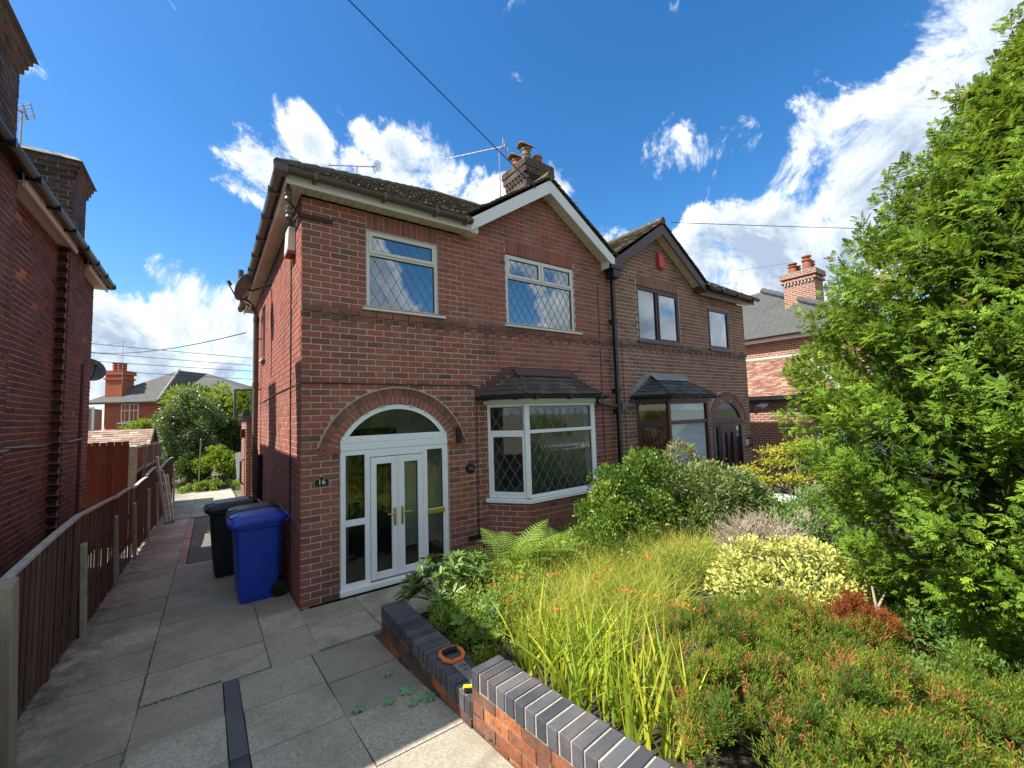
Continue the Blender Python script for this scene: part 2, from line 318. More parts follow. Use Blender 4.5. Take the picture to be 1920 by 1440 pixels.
leaf('lf_tree_a', [(0, (0.050, 0.092, 0.039)), (.5, (0.118, 0.193, 0.069)), (1, (0.286, 0.370, 0.185))], .3, .5)
leaf('lf_tree_b', [(0, (0.082, 0.145, 0.016)), (.5, (0.194, 0.292, 0.030)), (1, (0.356, 0.454, 0.054))], .4, .25)
leaf('lf_dark', [(0, (0.016, 0.042, 0.013)), (.6, (0.039, 0.091, 0.023)), (1, (0.078, 0.143, 0.039))], .25, .25)
leaf('lf_fallen', [(0, (0.182, 0.336, 0.168)), (1, (0.266, 0.434, 0.216))], .2, .3)
# ------------------------------------------------------------------ mesh helpers
class MB:
    def __init__(s): s.v = []; s.f = []; s.t = []; s.cur = 0.5
    def add(s, vs, fs):
        b = len(s.v); s.v += [tuple(x) for x in vs]
        for q in fs: s.f.append(tuple(b+i for i in q)); s.t.append(s.cur)
        return s
    def hexa(s, p): return s.add(p, [(0, 3, 2, 1), (4, 5, 6, 7), (0, 1, 5, 4), (1, 2, 6, 5), (2, 3, 7, 6), (3, 0, 4, 7)])
    def box(s, x0, x1, y0, y1, z0, z1):
        return s.hexa([(x0, y0, z0), (x1, y0, z0), (x1, y1, z0), (x0, y1, z0), (x0, y0, z1), (x1, y0, z1), (x1, y1, z1), (x0, y1, z1)])
    def tbox(s, T, u0, u1, d0, d1, z0, z1):
        return s.hexa([T(u0, d0, z0), T(u1, d0, z0), T(u1, d1, z0), T(u0, d1, z0), T(u0, d0, z1), T(u1, d0, z1), T(u1, d1, z1), T(u0, d1, z1)])
    def bar(s, a, b, w, h, up=(0, 0, 1)):
        a, b = Vector(a), Vector(b); d = (b-a).normalized(); x = d.cross(Vector(up))
        if x.length < 1e-5: x = d.cross(Vector((1, 0, 0)))
        x.normalize(); y = x.cross(d); x *= w/2; y *= h/2
        return s.hexa([a-x-y, a+x-y, a+x+y, a-x+y, b-x-y, b+x-y, b+x+y, b-x+y])
    def prism(s, poly, ext):
        n = len(poly); e = Vector(ext); p = [Vector(q) for q in poly]
        return s.add(p+[q+e for q in p], [tuple(range(n))[::-1], tuple(range(n, 2*n))]+[(i, (i+1) % n, n+(i+1) % n, n+i) for i in range(n)])
    def tube(s, path, r, n=8, cap=True):
        P = [Vector(p) for p in path]; rr = r if isinstance(r, (list, tuple)) else [r]*len(P); rings = []
        for i, p in enumerate(P):
            d = (P[min(i+1, len(P)-1)]-P[max(i-1, 0)]).normalized()
            a = d.cross(Vector((0, 0, 1)) if abs(d.z) < .9 else Vector((1, 0, 0))).normalized(); b = d.cross(a)
            rings.append([p+(a*math.cos(2*math.pi*k/n)+b*math.sin(2*math.pi*k/n))*rr[i] for k in range(n)])
        fs = [(i*n+k, i*n+(k+1) % n, (i+1)*n+(k+1) % n, (i+1)*n+k) for i in range(len(P)-1) for k in range(n)]
        if cap: fs += [tuple(range(n))[::-1], tuple((len(P)-1)*n+k for k in range(n))]
        return s.add([q for g in rings for q in g], fs)
    def lathe(s, prof, c, n=18, axis=None):
        """profile of (radius, height) turned about the z axis through c"""
        c = Vector(c); vs = []
        M = Vector(axis).normalized().to_track_quat('Z', 'Y').to_matrix() if axis else Matrix.Identity(3)
        for r, z in prof: vs += [c+M @ Vector((r*math.cos(2*math.pi*k/n), r*math.sin(2*math.pi*k/n), z)) for k in range(n)]
        fs = [(i*n+k, i*n+(k+1) % n, (i+1)*n+(k+1) % n, (i+1)*n+k) for i in range(len(prof)-1) for k in range(n)]
        return s.add(vs, fs+[tuple(range(n))[::-1], tuple((len(prof)-1)*n+k for k in range(n))])
    def mesh(s, name, mat, smooth=False):
        m = bpy.data.meshes.new(name); m.from_pydata(s.v, [], s.f)
        a = m.attributes.new('tint', 'FLOAT', 'FACE'); a.data.foreach_set('value', s.t)
        if smooth: m.polygons.foreach_set('use_smooth', [True]*len(m.polygons))
        m.materials.append(MATS[mat]); return m
    def build(s, name, mat, parent=None, kind=None, smooth=False, bevel=0):
        o = link(name, s.mesh(name, mat, smooth), parent)
        if kind: o['kind'] = kind
        if bevel:
            b = o.modifiers.new('bevel', 'BEVEL'); b.width = bevel; b.segments = 2; b.limit_method = 'ANGLE'
        return o
def link(name, data, parent=None):
    o = bpy.data.objects.new(name, data); COL.objects.link(o)
    if parent is not None:
        o.parent = parent
        if parent.type == 'EMPTY': o.matrix_parent_inverse = Matrix.Translation(-parent.location)
    return o
LABELS = []
def tag(o, label, cat, group=None):
    o['label'] = label; o['category'] = cat
    if group: o['group'] = group
    return o
def thing(name, label, cat, loc=(0, 0, 0), group=None):
    o = link(name, None); o.location = loc; o.empty_display_size = .1
    return tag(o, label, cat, group)
def struct(o): o['kind'] = 'structure'; return o
def plane_T(ox, oy, ux, uy, nx, ny):     # (along, outwards, up) on a wall
    return lambda u, d, z: (ox+u*ux+d*nx, oy+u*uy+d*ny, z)
def gz(y):
    if y >= 0: return -.05*y if y < 19 else -.95
    if y > -1.4: return -.04*y
    if y > -7: return .056+.115*(-y-1.4)
    return .70
def nmesh(name, V, Fc, tint, mat, parent=None, kind=None, smooth=False):
    """V (n,3), Fc (m,k) of one face size, tint per face"""
    m = bpy.data.meshes.new(name); k = Fc.shape[1]
    m.vertices.add(len(V)); m.vertices.foreach_set('co', np.ascontiguousarray(V, dtype=np.float32).ravel())
    m.loops.add(Fc.size); m.loops.foreach_set('vertex_index', np.ascontiguousarray(Fc, dtype=np.int32).ravel())
    m.polygons.add(len(Fc)); m.polygons.foreach_set('loop_start', np.arange(0, Fc.size, k, dtype=np.int32)); m.polygons.foreach_set('loop_total', np.full(len(Fc), k, dtype=np.int32))
    a = m.attributes.new('tint', 'FLOAT', 'FACE'); a.data.foreach_set('value', np.ascontiguousarray(tint, dtype=np.float32))
    if smooth: m.polygons.foreach_set('use_smooth', np.ones(len(Fc), dtype=bool))
    m.update(); m.materials.append(MATS[mat]); o = link(name, m, parent)
    if kind: o['kind'] = kind
    return o
# ------------------------------------------------------------------ brickwork
BH, BL = .081, .2293
def intervals(a, b, cuts):
    out = [(a, b)]
    for c0, c1 in cuts:
        nxt = []
        for x0, x1 in out:
            if c1 <= x0 or c0 >= x1: nxt.append((x0, x1)); continue
            if c0 > x0: nxt.append((x0, c0))
            if c1 < x1: nxt.append((c1, x1))
        out = nxt
    return out
def lay(T, rz, u0, u1, r0, r1, span, holes, bricks, mort, tintf, style=None, start=0.0, thick=.10, bl=BL, bh=BH):
    """rows r0..r1 of stretcher bond on a wall; span(z)->(a,b) limits, holes(z,which)->cuts"""
    for r in range(r0, r1):
        z0 = r*bh; zc = z0+bh/2; a, b = span(zc)
        a, b = max(a, u0), min(b, u1)
        if b-a < .02: continue
        for x0, x1 in intervals(a, b, holes(zc, 'm')): mort.tbox(T, x0+(.008 if abs(x0-u0) < 1e-6 else 0), x1-(.008 if abs(x1-u1) < 1e-6 else 0), -.006, -thick, z0, z0+bh)
        cuts = holes(zc, 'b'); st = style(r) if style else None
        if st == 'dentil': w, off = bl/2, 0
        else: w, off = bl, (bl/2 if r % 2 else 0)
        k = math.floor((a-start-off)/w)-1; x = start+off+k*w
        while x < b:
            for x0, x1 in intervals(max(x, a), min(x+w, b), cuts):
                if x1-x0 < .035: continue
                pr = R.uniform(-.002, .0015)
                if st == 'string': pr += .028
                elif st == 'dentil': pr += .022 if (int(round((x-start)/w)) % 2) else -.004
                full = abs((x1-x0)-bl) < .004
                half = abs((x1-x0)-bl/2) < .004
                bricks.append((T, rz, x0+.006, x1-.006, z0+.006+R.uniform(-.0015, .0015), z0+bh-.006+R.uniform(-.0015, .0015), pr, tintf(r, x0, zc), 'F' if full and not st else 'H' if half and not st else None))
            x += w
BRMESH = {}
def brick_mesh(mat, cls, ti, bl=BL, bh=BH):
    key = (mat, cls, ti, bl, bh)
    if key not in BRMESH:
        b = MB(); b.cur = ti/9; L = (bl if cls == 'F' else bl/2)-.012; H = bh-.012; e = .004; j = lambda s=.0012: R.uniform(-s, s)
        x, z = L/2, H/2
        # a brick with softened arrises: face ring set back
        P = [(-x+j(), .05, -z+j()), (x+j(), .05, -z+j()), (x+j(), .05, z+j()), (-x+j(), .05, z+j()),
             (-x+j(), e, -z+j()), (x+j(), e, -z+j()), (x+j(), e, z+j()), (-x+j(), e, z+j()),
             (-x+e+j(), j(), -z+e), (x-e+j(), j(), -z+e), (x-e+j(), j(), z-e), (-x+e+j(), j(), z-e)]
        b.add(P, [(8, 9, 10, 11)]+[(i, (i+1) % 4, 4+(i+1) % 4, 4+i) for i in range(4)]+[(4+i, 4+(i+1) % 4, 8+(i+1) % 4, 8+i) for i in range(4)])
        BRMESH[key] = b.mesh('brick', mat)
    return BRMESH[key]
def lay_out(bricks, mat, parent_wall, parent_thing, limit=300, bl=BL, bh=BH, restname='brickwork'):
    def score(q):
        T, rz, a, b, z0, z1, pr, t, c = q
        p = Vector(T((a+b)/2, 0, (z0+z1)/2)); n = Vector(T(0, 1, 0))-Vector(T(0, 0, 0)); d = CAMP-p
        w = max(0, d.normalized().dot(n))*(b-a)*(z1-z0)/d.length_squared
        v = p-CAMP; dep = v.dot(_f)
        if dep < .1: return 0
        X, Y = v.dot(cr)/dep*F_PX, v.dot(cu)/dep*F_PX
        return w if abs(X) < 955 and abs(Y) < 715 and c else 0
    sc = sorted(range(len(bricks)), key=lambda i: -score(bricks[i])); pick = set(i for i in sc[:limit] if score(bricks[i]) > 0)
    rest = MB()
    for i, (T, rz, a, b, z0, z1, pr, t, c) in enumerate(bricks):
        if i in pick:
            o = link('brick', brick_mesh(mat, c, int(round(t*9)), bl, bh), parent_wall)
            p = T((a+b)/2, pr, (z0+z1)/2); o.location = p; o.rotation_euler = (R.uniform(-.012, .012), R.uniform(-.006, .006), rz+R.uniform(-.008, .008))
        else:
            rest.cur = t; rest.tbox(T, a, b, pr, -.04, z0, z1)
    if rest.v: rest.build(restname, mat, parent_thing, 'stuff')
# ------------------------------------------------------------------ ground
def ground():
    b = MB(); ys = [-220, -30, -16.6, -10.2, -7, -5.6, -4.2, -2.8, -1.4, 0, 6, 19, 30, 60, 120, 400]
    for i in range(len(ys)-1):
        za, zb = gz(ys[i])-.10, gz(ys[i+1])-.10
        b.add([(-300, ys[i], za), (300, ys[i], za), (300, ys[i+1], zb), (-300, ys[i+1], zb)], [(0, 1, 2, 3)])
    struct(b.build('ground', 'earth'))
    struct(MB().box(-60, 60, -16.5, -10.3, .50, .58).build('road', 'asphalt'))
    pv = MB().box(-60, 60, -10.0, -7.2, .52, .69).build('pavement', 'kerbstone'); struct(pv)
    MB().box(-60, 60, -10.3, -10.003, .5, .70).build('kerb', 'kerbstone', pv)
ground()
def paving():
    base = MB()
    for i, (y0, y1) in enumerate(((-7.0, -1.4), (-1.4, 0), (0, 19))):
        x1 = .62 if y1 <= -1.4 else 2.4 if i == 1 else 0.05
        z0, z1 = gz(y0+1e-6)-.035, gz(y1-1e-6)-.035
        base.add([(-2.35, y0, z0), (x1, y0, z0), (x1, y1, z1), (-2.35, y1, z1)], [(0, 1, 2, 3)])
    p = struct(base.build('paving', 'joint_sand'))
    def slab(x0, x1, y0, y1, t=None, mat='slab', name='slab', lift=0.0, g=.0035):
        b = MB(); b.cur = R.random() if t is None else t
        j = lambda: R.uniform(-.003, .003); dz = R.uniform(-.004, .004)+lift
        q = [(x0+g+j(), y0+g+j()), (x1-g+j(), y0+g+j()), (x1-g+j(), y1-g+j()), (x0+g+j(), y1-g+j())]
        b.hexa([(x, y, gz(y)-.05) for x, y in q]+[(x, y, gz(y)+dz+j()*.6) for x, y in q]); return b.build(name, mat, p)
    y = .05-.61*7
    rows = []
    while y < 18.8: rows.append(y); y += .61
    for i, y in enumerate(rows):
        slab(-2.25, -1.31, y, y+.61)
        if y >= 3.4 and y < 9.5: continue
        if y > -1.3: slab(-1.31, -.42, y-.03, y+.58)
        else: slab(-1.31, -.77, y, y+.61)
        if y > -.7:
            if y < 3.4 or y >= 9.5: slab(-.42, -.005, y+.05, y+.66)
    for y in (-1.23, ): slab(-.42, -.02, y, -.515)
    for a, b in ((-1.85, -1.23), (-2.46, -1.85), (-3.07, -2.46), (-3.68, -3.07), (-4.29, -3.68)):
        slab(-.664, -.10, a, b); slab(-.10, .47, a-.05, b-.05) if b < -1.3 else slab(-.10, .47, a-.05, b)
        slab(-.771, -.663, a+.03, b+.03, R.random(), 'brick_blue', 'edging_block')
    for a, b in ((-1.17, -.55), (-.55, -.06)):
        for c, d in ((-.02, .60), (.60, 1.30), (1.30, 2.05)): slab(c, d, a, b)
    # the pebble panels beside the house with their brick edging
    for a, b in ((3.55, 5.0), (5.0, 6.5), (6.5, 8.0), (8.0, 9.5)): slab(-1.17, -.02, a, b, .5, 'pebble', 'pebble_panel')
    y = 3.55
    while y < 9.4:
        slab(-1.31, -1.18, y, y+.225, R.uniform(.55, .95), 'edging_pink', 'edging_brick', .004); y += .23
    b = MB()
    for q in (3.50,): b.box(-1.30, -.05, q, q+.035, gz(q)-.03, gz(q)+.006)
    b.build('edging_strip', 'white_paint', p)
paving()
def soil_z(x, y): return gz(min(y, -.2))+.11+.02*math.sin(3*x+y)+.02*math.sin(2.3*y-x)
def garden():
    xs = np.arange(.68, 11.6, .27); ys = np.arange(-7.2, -.02, .24); V = []; Fc = []
    for y in ys:
        for x in xs: V.append((x, y, soil_z(x, y)))
    n = len(xs)
    for j in range(len(ys)-1):
        for i in range(n-1):
            if ys[j+1] > -1.25 and xs[i] < 2.0: continue
            Fc.append((j*n+i, j*n+i+1, (j+1)*n+i+1, (j+1)*n+i))
    struct(nmesh('garden_bed', np.array(V), np.array(Fc), np.full(len(Fc), .5), 'soil'))
garden()
# ------------------------------------------------------------------ houses
PW = 5.62                      # party wall
TF = plane_T(0, 0, 1, 0, 0, -1); TM = plane_T(2*PW, 0, -1, 0, 0, -1)
AC, AZ, AR = 1.215, 1.545, .855   # door arch: centre, height of centre, inner radius
P33 = math.radians(33); T33 = math.tan(P33)
def lead_lines(mb, T, u0, u1, z0, z1, d, w, h, t=.0055):
    W, H = u1-u0, z1-z0; segs = []
    for sg in (1, -1):
        k = -int(H/h)-2
        while k < W/w+H/h+2:
            # u/w - sg*z/h = k   with u,z measured in the pane
            pts = []
            for z in (0, H):
                u = (k+sg*z/h)*w
                if -1e-9 <= u <= W+1e-9: pts.append((u, z))
            for u in (0, W):
                z = sg*(u/w-k)*h
                if 1e-9 < z < H-1e-9: pts.append((u, z))
            if len(pts) >= 2: segs.append((pts[0], pts[-1]))
            k += 1
    for (a, b), (c, e) in segs:
        L = math.hypot(c-a, e-b)
        if L < .02: continue
        nx, nz = -(e-b)/L*t/2, (c-a)/L*t/2
        mb.hexa([T(u0+a+nx, d, z0+b+nz), T(u0+c+nx, d, z0+e+nz), T(u0+c-nx, d, z0+e-nz), T(u0+a-nx, d, z0+b-nz),
                 T(u0+a+nx, d+.003, z0+b+nz), T(u0+c+nx, d+.003, z0+e+nz), T(u0+c-nx, d+.003, z0+e-nz), T(u0+a-nx, d+.003, z0+b-nz)])
def frame4(mb, T, u0, u1, z0, z1, w, d0, d1):
    mb.tbox(T, u0, u1, d0, d1, z0, z0+w); mb.tbox(T, u0, u1, d0, d1, z1-w, z1)
    mb.tbox(T, u0, u0+w, d0, d1, z0+w, z1-w); mb.tbox(T, u1-w, u1, d0, d1, z0+w, z1-w)
def window(parent, T, u0, u1, z0, z1, bars, cells, fm, gm, d=-.03, lead=None, fr=.05, name='window', sill=None, sillmat=None, back=None):
    mb = MB(); frame4(mb, T, u0, u1, z0, z1, fr, d-.06, d)
    for b in bars: mb.tbox(T, b[0], b[1], d-.058, d-.002, b[2], b[3])
    win = mb.build(name, fm, parent, bevel=.004)
    for c in cells:
        a, b, e, g, sash = c; dd = d-.03
        if sash:
            s = MB(); frame4(s, T, a, b, e, g, .045, d-.045, d+.012); s.build('sash', fm, win, bevel=.004)
            a += .045; b -= .045; e += .045; g -= .045; dd = d-.012
        k = MB(); frame4(k, T, a, b, e, g, .009, dd-.004, dd+.006); k.build('gasket', 'gasket', win)
        MB().tbox(T, a+.002, b-.002, dd-.008, dd-.002, e+.002, g-.002).build('pane', gm, win)
        if lead:
            l = MB(); lead_lines(l, T, a+.009, b-.009, e+.009, g-.009, dd, *lead); l.build('leading', 'lead_came', win, 'stuff')
    if sill:
        MB().tbox(T, sill[0], sill[1], -.02, sill[2], sill[3], sill[4]).build('sill', sillmat or fm, win, bevel=.006)
    return win
def soldiers(parent, T, u0, u1, z0, z1, mat, mort, wall):
    n = round((u1-u0)/.083); w = (u1-u0)/n
    for i in range(n):
        b = MB(); b.cur = R.uniform(.3, .8); j = R.uniform(-.002, .002)
        b.tbox(T, u0+i*w+.005, u0+(i+1)*w-.005, j, -.04, z0+.006, z1-.004); b.build('brick', mat, wall)
def arch_ring(T, r0, r1, a0, a1, n, pr, mat, wall, tmin=.2, tmax=.8):
    for i in range(n):
        t0 = a0+(a1-a0)*i/n+.006/r0; t1 = a0+(a1-a0)*(i+1)/n-.006/r0
        P = lambda r, t, d: T(AC+r*math.cos(t), d, AZ+r*math.sin(t))
        b = MB(); b.cur = R.uniform(tmin, tmax) if R.random() > .06 else .98
        b.hexa([P(r0, t0, pr), P(r1, t0, pr), P(r1, t0, -.05), P(r0, t0, -.05), P(r0, t1, pr), P(r1, t1, pr), P(r1, t1, -.05), P(r0, t1, -.05)]); b.build('brick', mat, wall)
def ring_seg(mb, T, r0, r1, a0, a1, n, d0, d1, zmin=None):
    P = lambda r, t, d: T(AC+r*math.cos(t), d, AZ+r*math.sin(t))
    for i in range(n):
        t0 = a0+(a1-a0)*i/n; t1 = a0+(a1-a0)*(i+1)/n
        mb.hexa([P(r0, t0, d1), P(r1, t0, d1), P(r1, t0, d0), P(r0, t0, d0), P(r0, t1, d1), P(r1, t1, d1), P(r1, t1, d0), P(r0, t1, d0)])
def tiles(mb, O, U, S, ulen, slen, clip, w=.168, g=.105, th=.016, jit=.004, sep=None):
    """plain tiles in half bond; sep: (name, material, parent) to make each its own object"""
    O, U, S = Vector(O), Vector(U).normalized(), Vector(S).normalized(); N = U.cross(S)
    if N.z < 0: N = -N
    for r in range(int(math.ceil(slen/g))):
        s0 = r*g; x = -w if r % 2 else -w/2
        while x < ulen:
            sm = s0+g*.5; iv = clip(sm); a, b = max(x, iv[0]), min(x+w, iv[1])
            if b-a > .03:
                m = MB() if sep else mb; m.cur = R.random(); j = lambda: R.uniform(-jit, jit)
                h0, h1 = .026+j(), .010+j()*.5; s1 = min(s0+g*1.35, slen+.02); e0, e1 = j(), j(); sk = R.uniform(-.004, .004)
                q = [O+U*(a+.002)+S*(s0+e0), O+U*(b-.002)+S*(s0+e0+sk), O+U*(b-.002)+S*(s1), O+U*(a+.002)+S*(s1)]
                hh = [h0+e1, h0-e1, h1, h1]
                m.hexa([p+N*(k-th) for p, k in zip(q, hh)]+[p+N*k for p, k in zip(q, hh)])
                if sep: m.build(sep[0], sep[1], sep[2])
            x += w
def half_round(mb, a, b, r, n=7):
    """a gutter: an open half-round trough from a to b"""
    a, b = Vector(a), Vector(b); d = (b-a).normalized(); x = d.cross(Vector((0, 0, 1))).normalized(); z = Vector((0, 0, 1))
    pr = [x*(r*math.cos(math.pi+math.pi*i/n))+z*(r*math.sin(math.pi+math.pi*i/n)) for i in range(n+1)]
    pi = [p*.86+z*.004 for p in pr][::-1]; poly = pr+pi
    mb.prism([a+p for p in poly], b-a)
def gable_z(u): return 6.14-abs(u-3.97)*.65
def half_house(T, house, brick, mort, fm, own):
    """one half of the pair; T maps (along from the outer corner, outwards, up)"""
    wall = MB(); bricks = []
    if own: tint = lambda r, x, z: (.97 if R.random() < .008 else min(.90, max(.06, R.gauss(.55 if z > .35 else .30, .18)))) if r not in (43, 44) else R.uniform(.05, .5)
    else: tint = lambda r, x, z: min(.95, max(.08, R.gauss(.48, .18))) if r not in (43, 44) else R.uniform(0, .45)
    W1, W2 = (.80, 1.86, 3.69, 4.79), (3.11, 4.68, 3.69, 4.91)
    def span(z):
        if z < 5.05: return 0, PW
        h = (6.16-z)/.65; return max(0, 3.97-h), min(PW, 3.97+h)
    def holes(z, w):
        c = []
        if z < 1.83: c.append((.45, 1.98))
        rr = 1.085 if w == 'b' else .862
        if z >= 1.83 and abs(z-AZ) < rr:
            k = math.sqrt(rr*rr-(z-AZ)**2); c.append((AC-k, AC+k))
        for (a, b, e, g), sh in ((W1, 5.02), (W2, 5.14)):
            if e < z < (sh if w == 'b' else g): c.append((a, b))
        if z < 2.42: c.append((2.68, 4.88))
        return c
    rz = 0 if own else 0
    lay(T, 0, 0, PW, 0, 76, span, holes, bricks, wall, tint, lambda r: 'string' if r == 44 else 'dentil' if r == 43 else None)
    if own:
        TS = plane_T(0, 0, 0, 1, -1, 0)
        lay(TS, -math.pi/2, .012, 7.1, -5, 62, lambda z: (.012, 7.1), lambda z, w: [(4.12, 4.62)] if 3.5 < z < 4.62 else [], bricks, wall,
            lambda r, x, z: min(.9, max(0, R.gauss(.62, .18))), start=BL/2+.0)
    # bay base
    bayp = [(2.66, 0), (3.06, .53), (4.50, .53), (4.90, 0)]
    facets = []
    for i in range(3):
        (a, p), (b, q) = bayp[i], bayp[i+1]; L = math.hypot(b-a, q-p); ux, ud = (b-a)/L, (q-p)/L; nx, nd = -ud, ux
        FT = (lambda a, p, ux, ud, nx, nd: (lambda u, d, z: T(a+u*ux+d*nx, p+u*ud+d*nd, z)))(a, p, ux, ud, nx, nd)
        facets.append((FT, L)); ang = math.atan2(T(a+ux, p+ud, 0)[1]-T(a, p, 0)[1], T(a+ux, p+ud, 0)[0]-T(a, p, 0)[0])
        lay(FT, ang if own else ang+math.pi, 0, L, 0, 11, lambda z, L=L: (0, L), lambda z, w: [], bricks, wall, tint, thick=.08)
    # back, far side and inside of the shell
    for q in ((.12, PW-.02, -7.0, -7.1, -.4, 5.04),): wall.tbox(T, *q)
    if not own: wall.tbox(T, 0, .1, -.1, -7.1, -.4, 5.04)
    wallo = wall.build('wall', mort, house)
    lay_out(bricks, brick, wallo, house)
    soldiers(house, T, W1[0], W1[1], W1[3], 5.02, brick, mort, wallo); soldiers(house, T, W2[0], W2[1], W2[3], 5.14, brick, mort, wallo)
    a0 = math.radians(17); a1 = math.pi-a0
    arch_ring(T, .862, .958, a0, a1, 32, .004, brick, wallo, .35, .9); arch_ring(T, .966, 1.068, a0, a1, 34, .016, brick, wallo, .1, .6)
    lip = MB(); ring_seg(lip, T, 1.066, 1.086, a0, a1, 40, -.02, .030)
    lip.build('arch_lip', 'arch_lip', wallo)
    st = MB()
    for a, b in ((.20, .45), (1.98, 2.25)): MB().tbox(T, a, b, -.05, .014, 1.785, 1.83).build('springer', brick, wallo)
    m2 = MB(); ring_seg(m2, T, .858, 1.075, a0-.02, a1+.02, 40, -.088, -.003); m2.build('arch_backing', mort, wallo)
    # inside
    ins = MB(); ins.tbox(T, .12, PW-.06, -4.0, -4.05, -.3, 5.0); ins.tbox(T, .12, PW-.06, -.12, -4, 2.46, 2.58); ins.tbox(T, .12, PW-.06, -.12, -4, 4.98, 5.03)
    ins.tbox(T, .105, .118, -.12, -4, -.3, 5.0); ins.tbox(T, PW-.055, PW-.045, -.12, -4, -.3, 5.0)
    ins.tbox(T, 2.30, 2.36, -.12, -4, .1, 2.45); ins.tbox(T, .12, 2.30, -1.15, -1.2, .1, 2.45)
    ins.build('inner_walls', 'plaster', house)
    fl = MB(); fl.tbox(T, .12, PW-.06, -.10, -4, .03, .09); fl.tbox(T, 2.9, 4.65, .4, -.1, .03, .09); fl.build('floor', 'carpet', house)
    dr = MB(); dr.tbox(T, .85, 1.6, -1.14, -1.11, .1, 2.05); dr.build('inner_door', 'timber_black', house)
    return wallo, facets, W1, W2
def bay(T, house, facets, fm, gm, tm, flashm, own):
    """bay window with its tiled roof"""
    for i, (FT, L) in enumerate(facets):
        z0, z1, tr = .92, 2.37, 1.90
        e = .03 if i == 1 else .0
        bars = [(.05, L-.05, tr, tr+.055)]
        if i == 1:
            cells = [(.05, L-.05, .97, tr, False), (.05, L-.05, tr+.055, 2.32, False)]
        else:
            cells = [(.05, L-.05, .97, tr, True), (.05, L-.05, tr+.055, 2.32, False)]
        window(house, FT, 0, L, z0, z1, bars, cells, fm, gm, d=-.01, lead=(.165, .26) if own else None, name='bay_window', sill=(-.03, L+.03, .055, .855, .915), sillmat=fm)
    pm = MB()
    for q in ((3.06, .53), (4.50, .53)): pm.tbox(T, q[0]-.045, q[0]+.045, q[1]-.06, q[1]-.005, .93, 2.37)
    pm.build('bay_post', fm, house, bevel=.01)
    fa = MB()
    for FT, L in facets: fa.tbox(FT, -.03, L+.03, -.06, .045, 2.372, 2.45)
    fa.build('bay_fascia', 'upvc_old' if own else fm, house)
    E0, E1, E2, E3 = (2.50, -.0, 2.49), (2.94, .66, 2.49), (4.62, .66, 2.49), (5.06, 0, 2.49); A1, A2 = (3.32, .005, 2.90), (4.24, .005, 2.90)
    V = lambda p: Vector(T(*p))
    dk = MB(); dk.add([V(E0), V(E1), V(E2), V(E3), V(A1), V(A2)], [(1, 2, 5, 4), (0, 1, 4), (2, 3, 5), (0, 3, 2, 1)])
    roof = dk.build('bay_roof', tm, house)
    U = (V(E2)-V(E1)).normalized(); S0 = (V(A1)-V(E1)); sp = S0.dot(U); S = S0-U*sp; sl = S.length; ul = (V(E2)-V(E1)).length
    x2 = (V(A2)-V(E1)).dot(U)
    tiles(None, V(E1), U, S, ul, sl, lambda s: (sp*s/sl, ul-(ul-x2)*s/sl), .205, .148, .014, .004, ('tile', tm, roof))
    for (e0, e1, ap) in ((E0, E1, A1), (E2, E3, A2)):
        U = (V(e1)-V(e0)).normalized(); S0 = V(ap)-V(e0); sp = S0.dot(U); S = S0-U*sp; sl = S.length; ul = (V(e1)-V(e0)).length
        tiles(None, V(e0), U, S, ul, sl, lambda s, sp=sp, sl=sl, ul=ul: (sp*s/sl, ul-(ul-sp)*s/sl), .205, .148, .014, .004, ('tile', tm, roof))
    hp = MB()
    for e, a in ((E1, A1), (E2, A2)): MB().bar(V(e)+Vector((0, 0, .028)), V(a)+Vector((0, 0, .028)), .035, .012).build('hip_strip', 'bay_tile', roof)
    fl = MB(); q = [T(3.20, .012, 2.955), T(4.36, .012, 2.955), T(4.42, .19, 2.832), T(3.14, .19, 2.832)]
    q2 = [T(3.02, .02, 2.97), T(4.58, .02, 2.97)]
    a, b, c, d = [Vector(x) for x in q]
    fl.hexa([a, b, c, d, a+Vector((0, 0, .012)), b+Vector((0, 0, .012)), c+Vector((0, 0, .012)), d+Vector((0, 0, .012))])
    fl.tbox(T, 3.10, 4.46, .001, .014, 2.93, 2.99)
    for k in range(6):
        f0 = k/6
        for sgn in (0, 1):
            u = 2.46+(3.08-2.46)*f0; u = u if sgn == 0 else 7.56-u; z = 2.52+(2.93-2.52)*f0
            fl.tbox(T, u, u+.17 if sgn == 0 else u-.17, .001, .012+.001*(k % 2), z, z+.10)
    fl.build('flashing', flashm, roof)
    gm_ = MB(); G = [T(2.46, .02, 2.475), T(2.90, .72, 2.475), T(4.66, .72, 2.475), T(5.10, .02, 2.475)]
    for i in range(3): half_round(gm_, G[i], G[i+1], .045)
    gm_.build('bay_gutter', 'black_plastic', house)
    for i in range(3):
        p, q = Vector(G[i]), Vector(G[i+1])
        for f in ((.2, .8) if i != 1 else (.1, .5, .9)):
            c = p+(q-p)*f; MB().box(c.x-.02, c.x+.02, c.y-.045, c.y+.05, c.z-.055, c.z+.006).build('gutter_bracket', 'black_plastic', house)
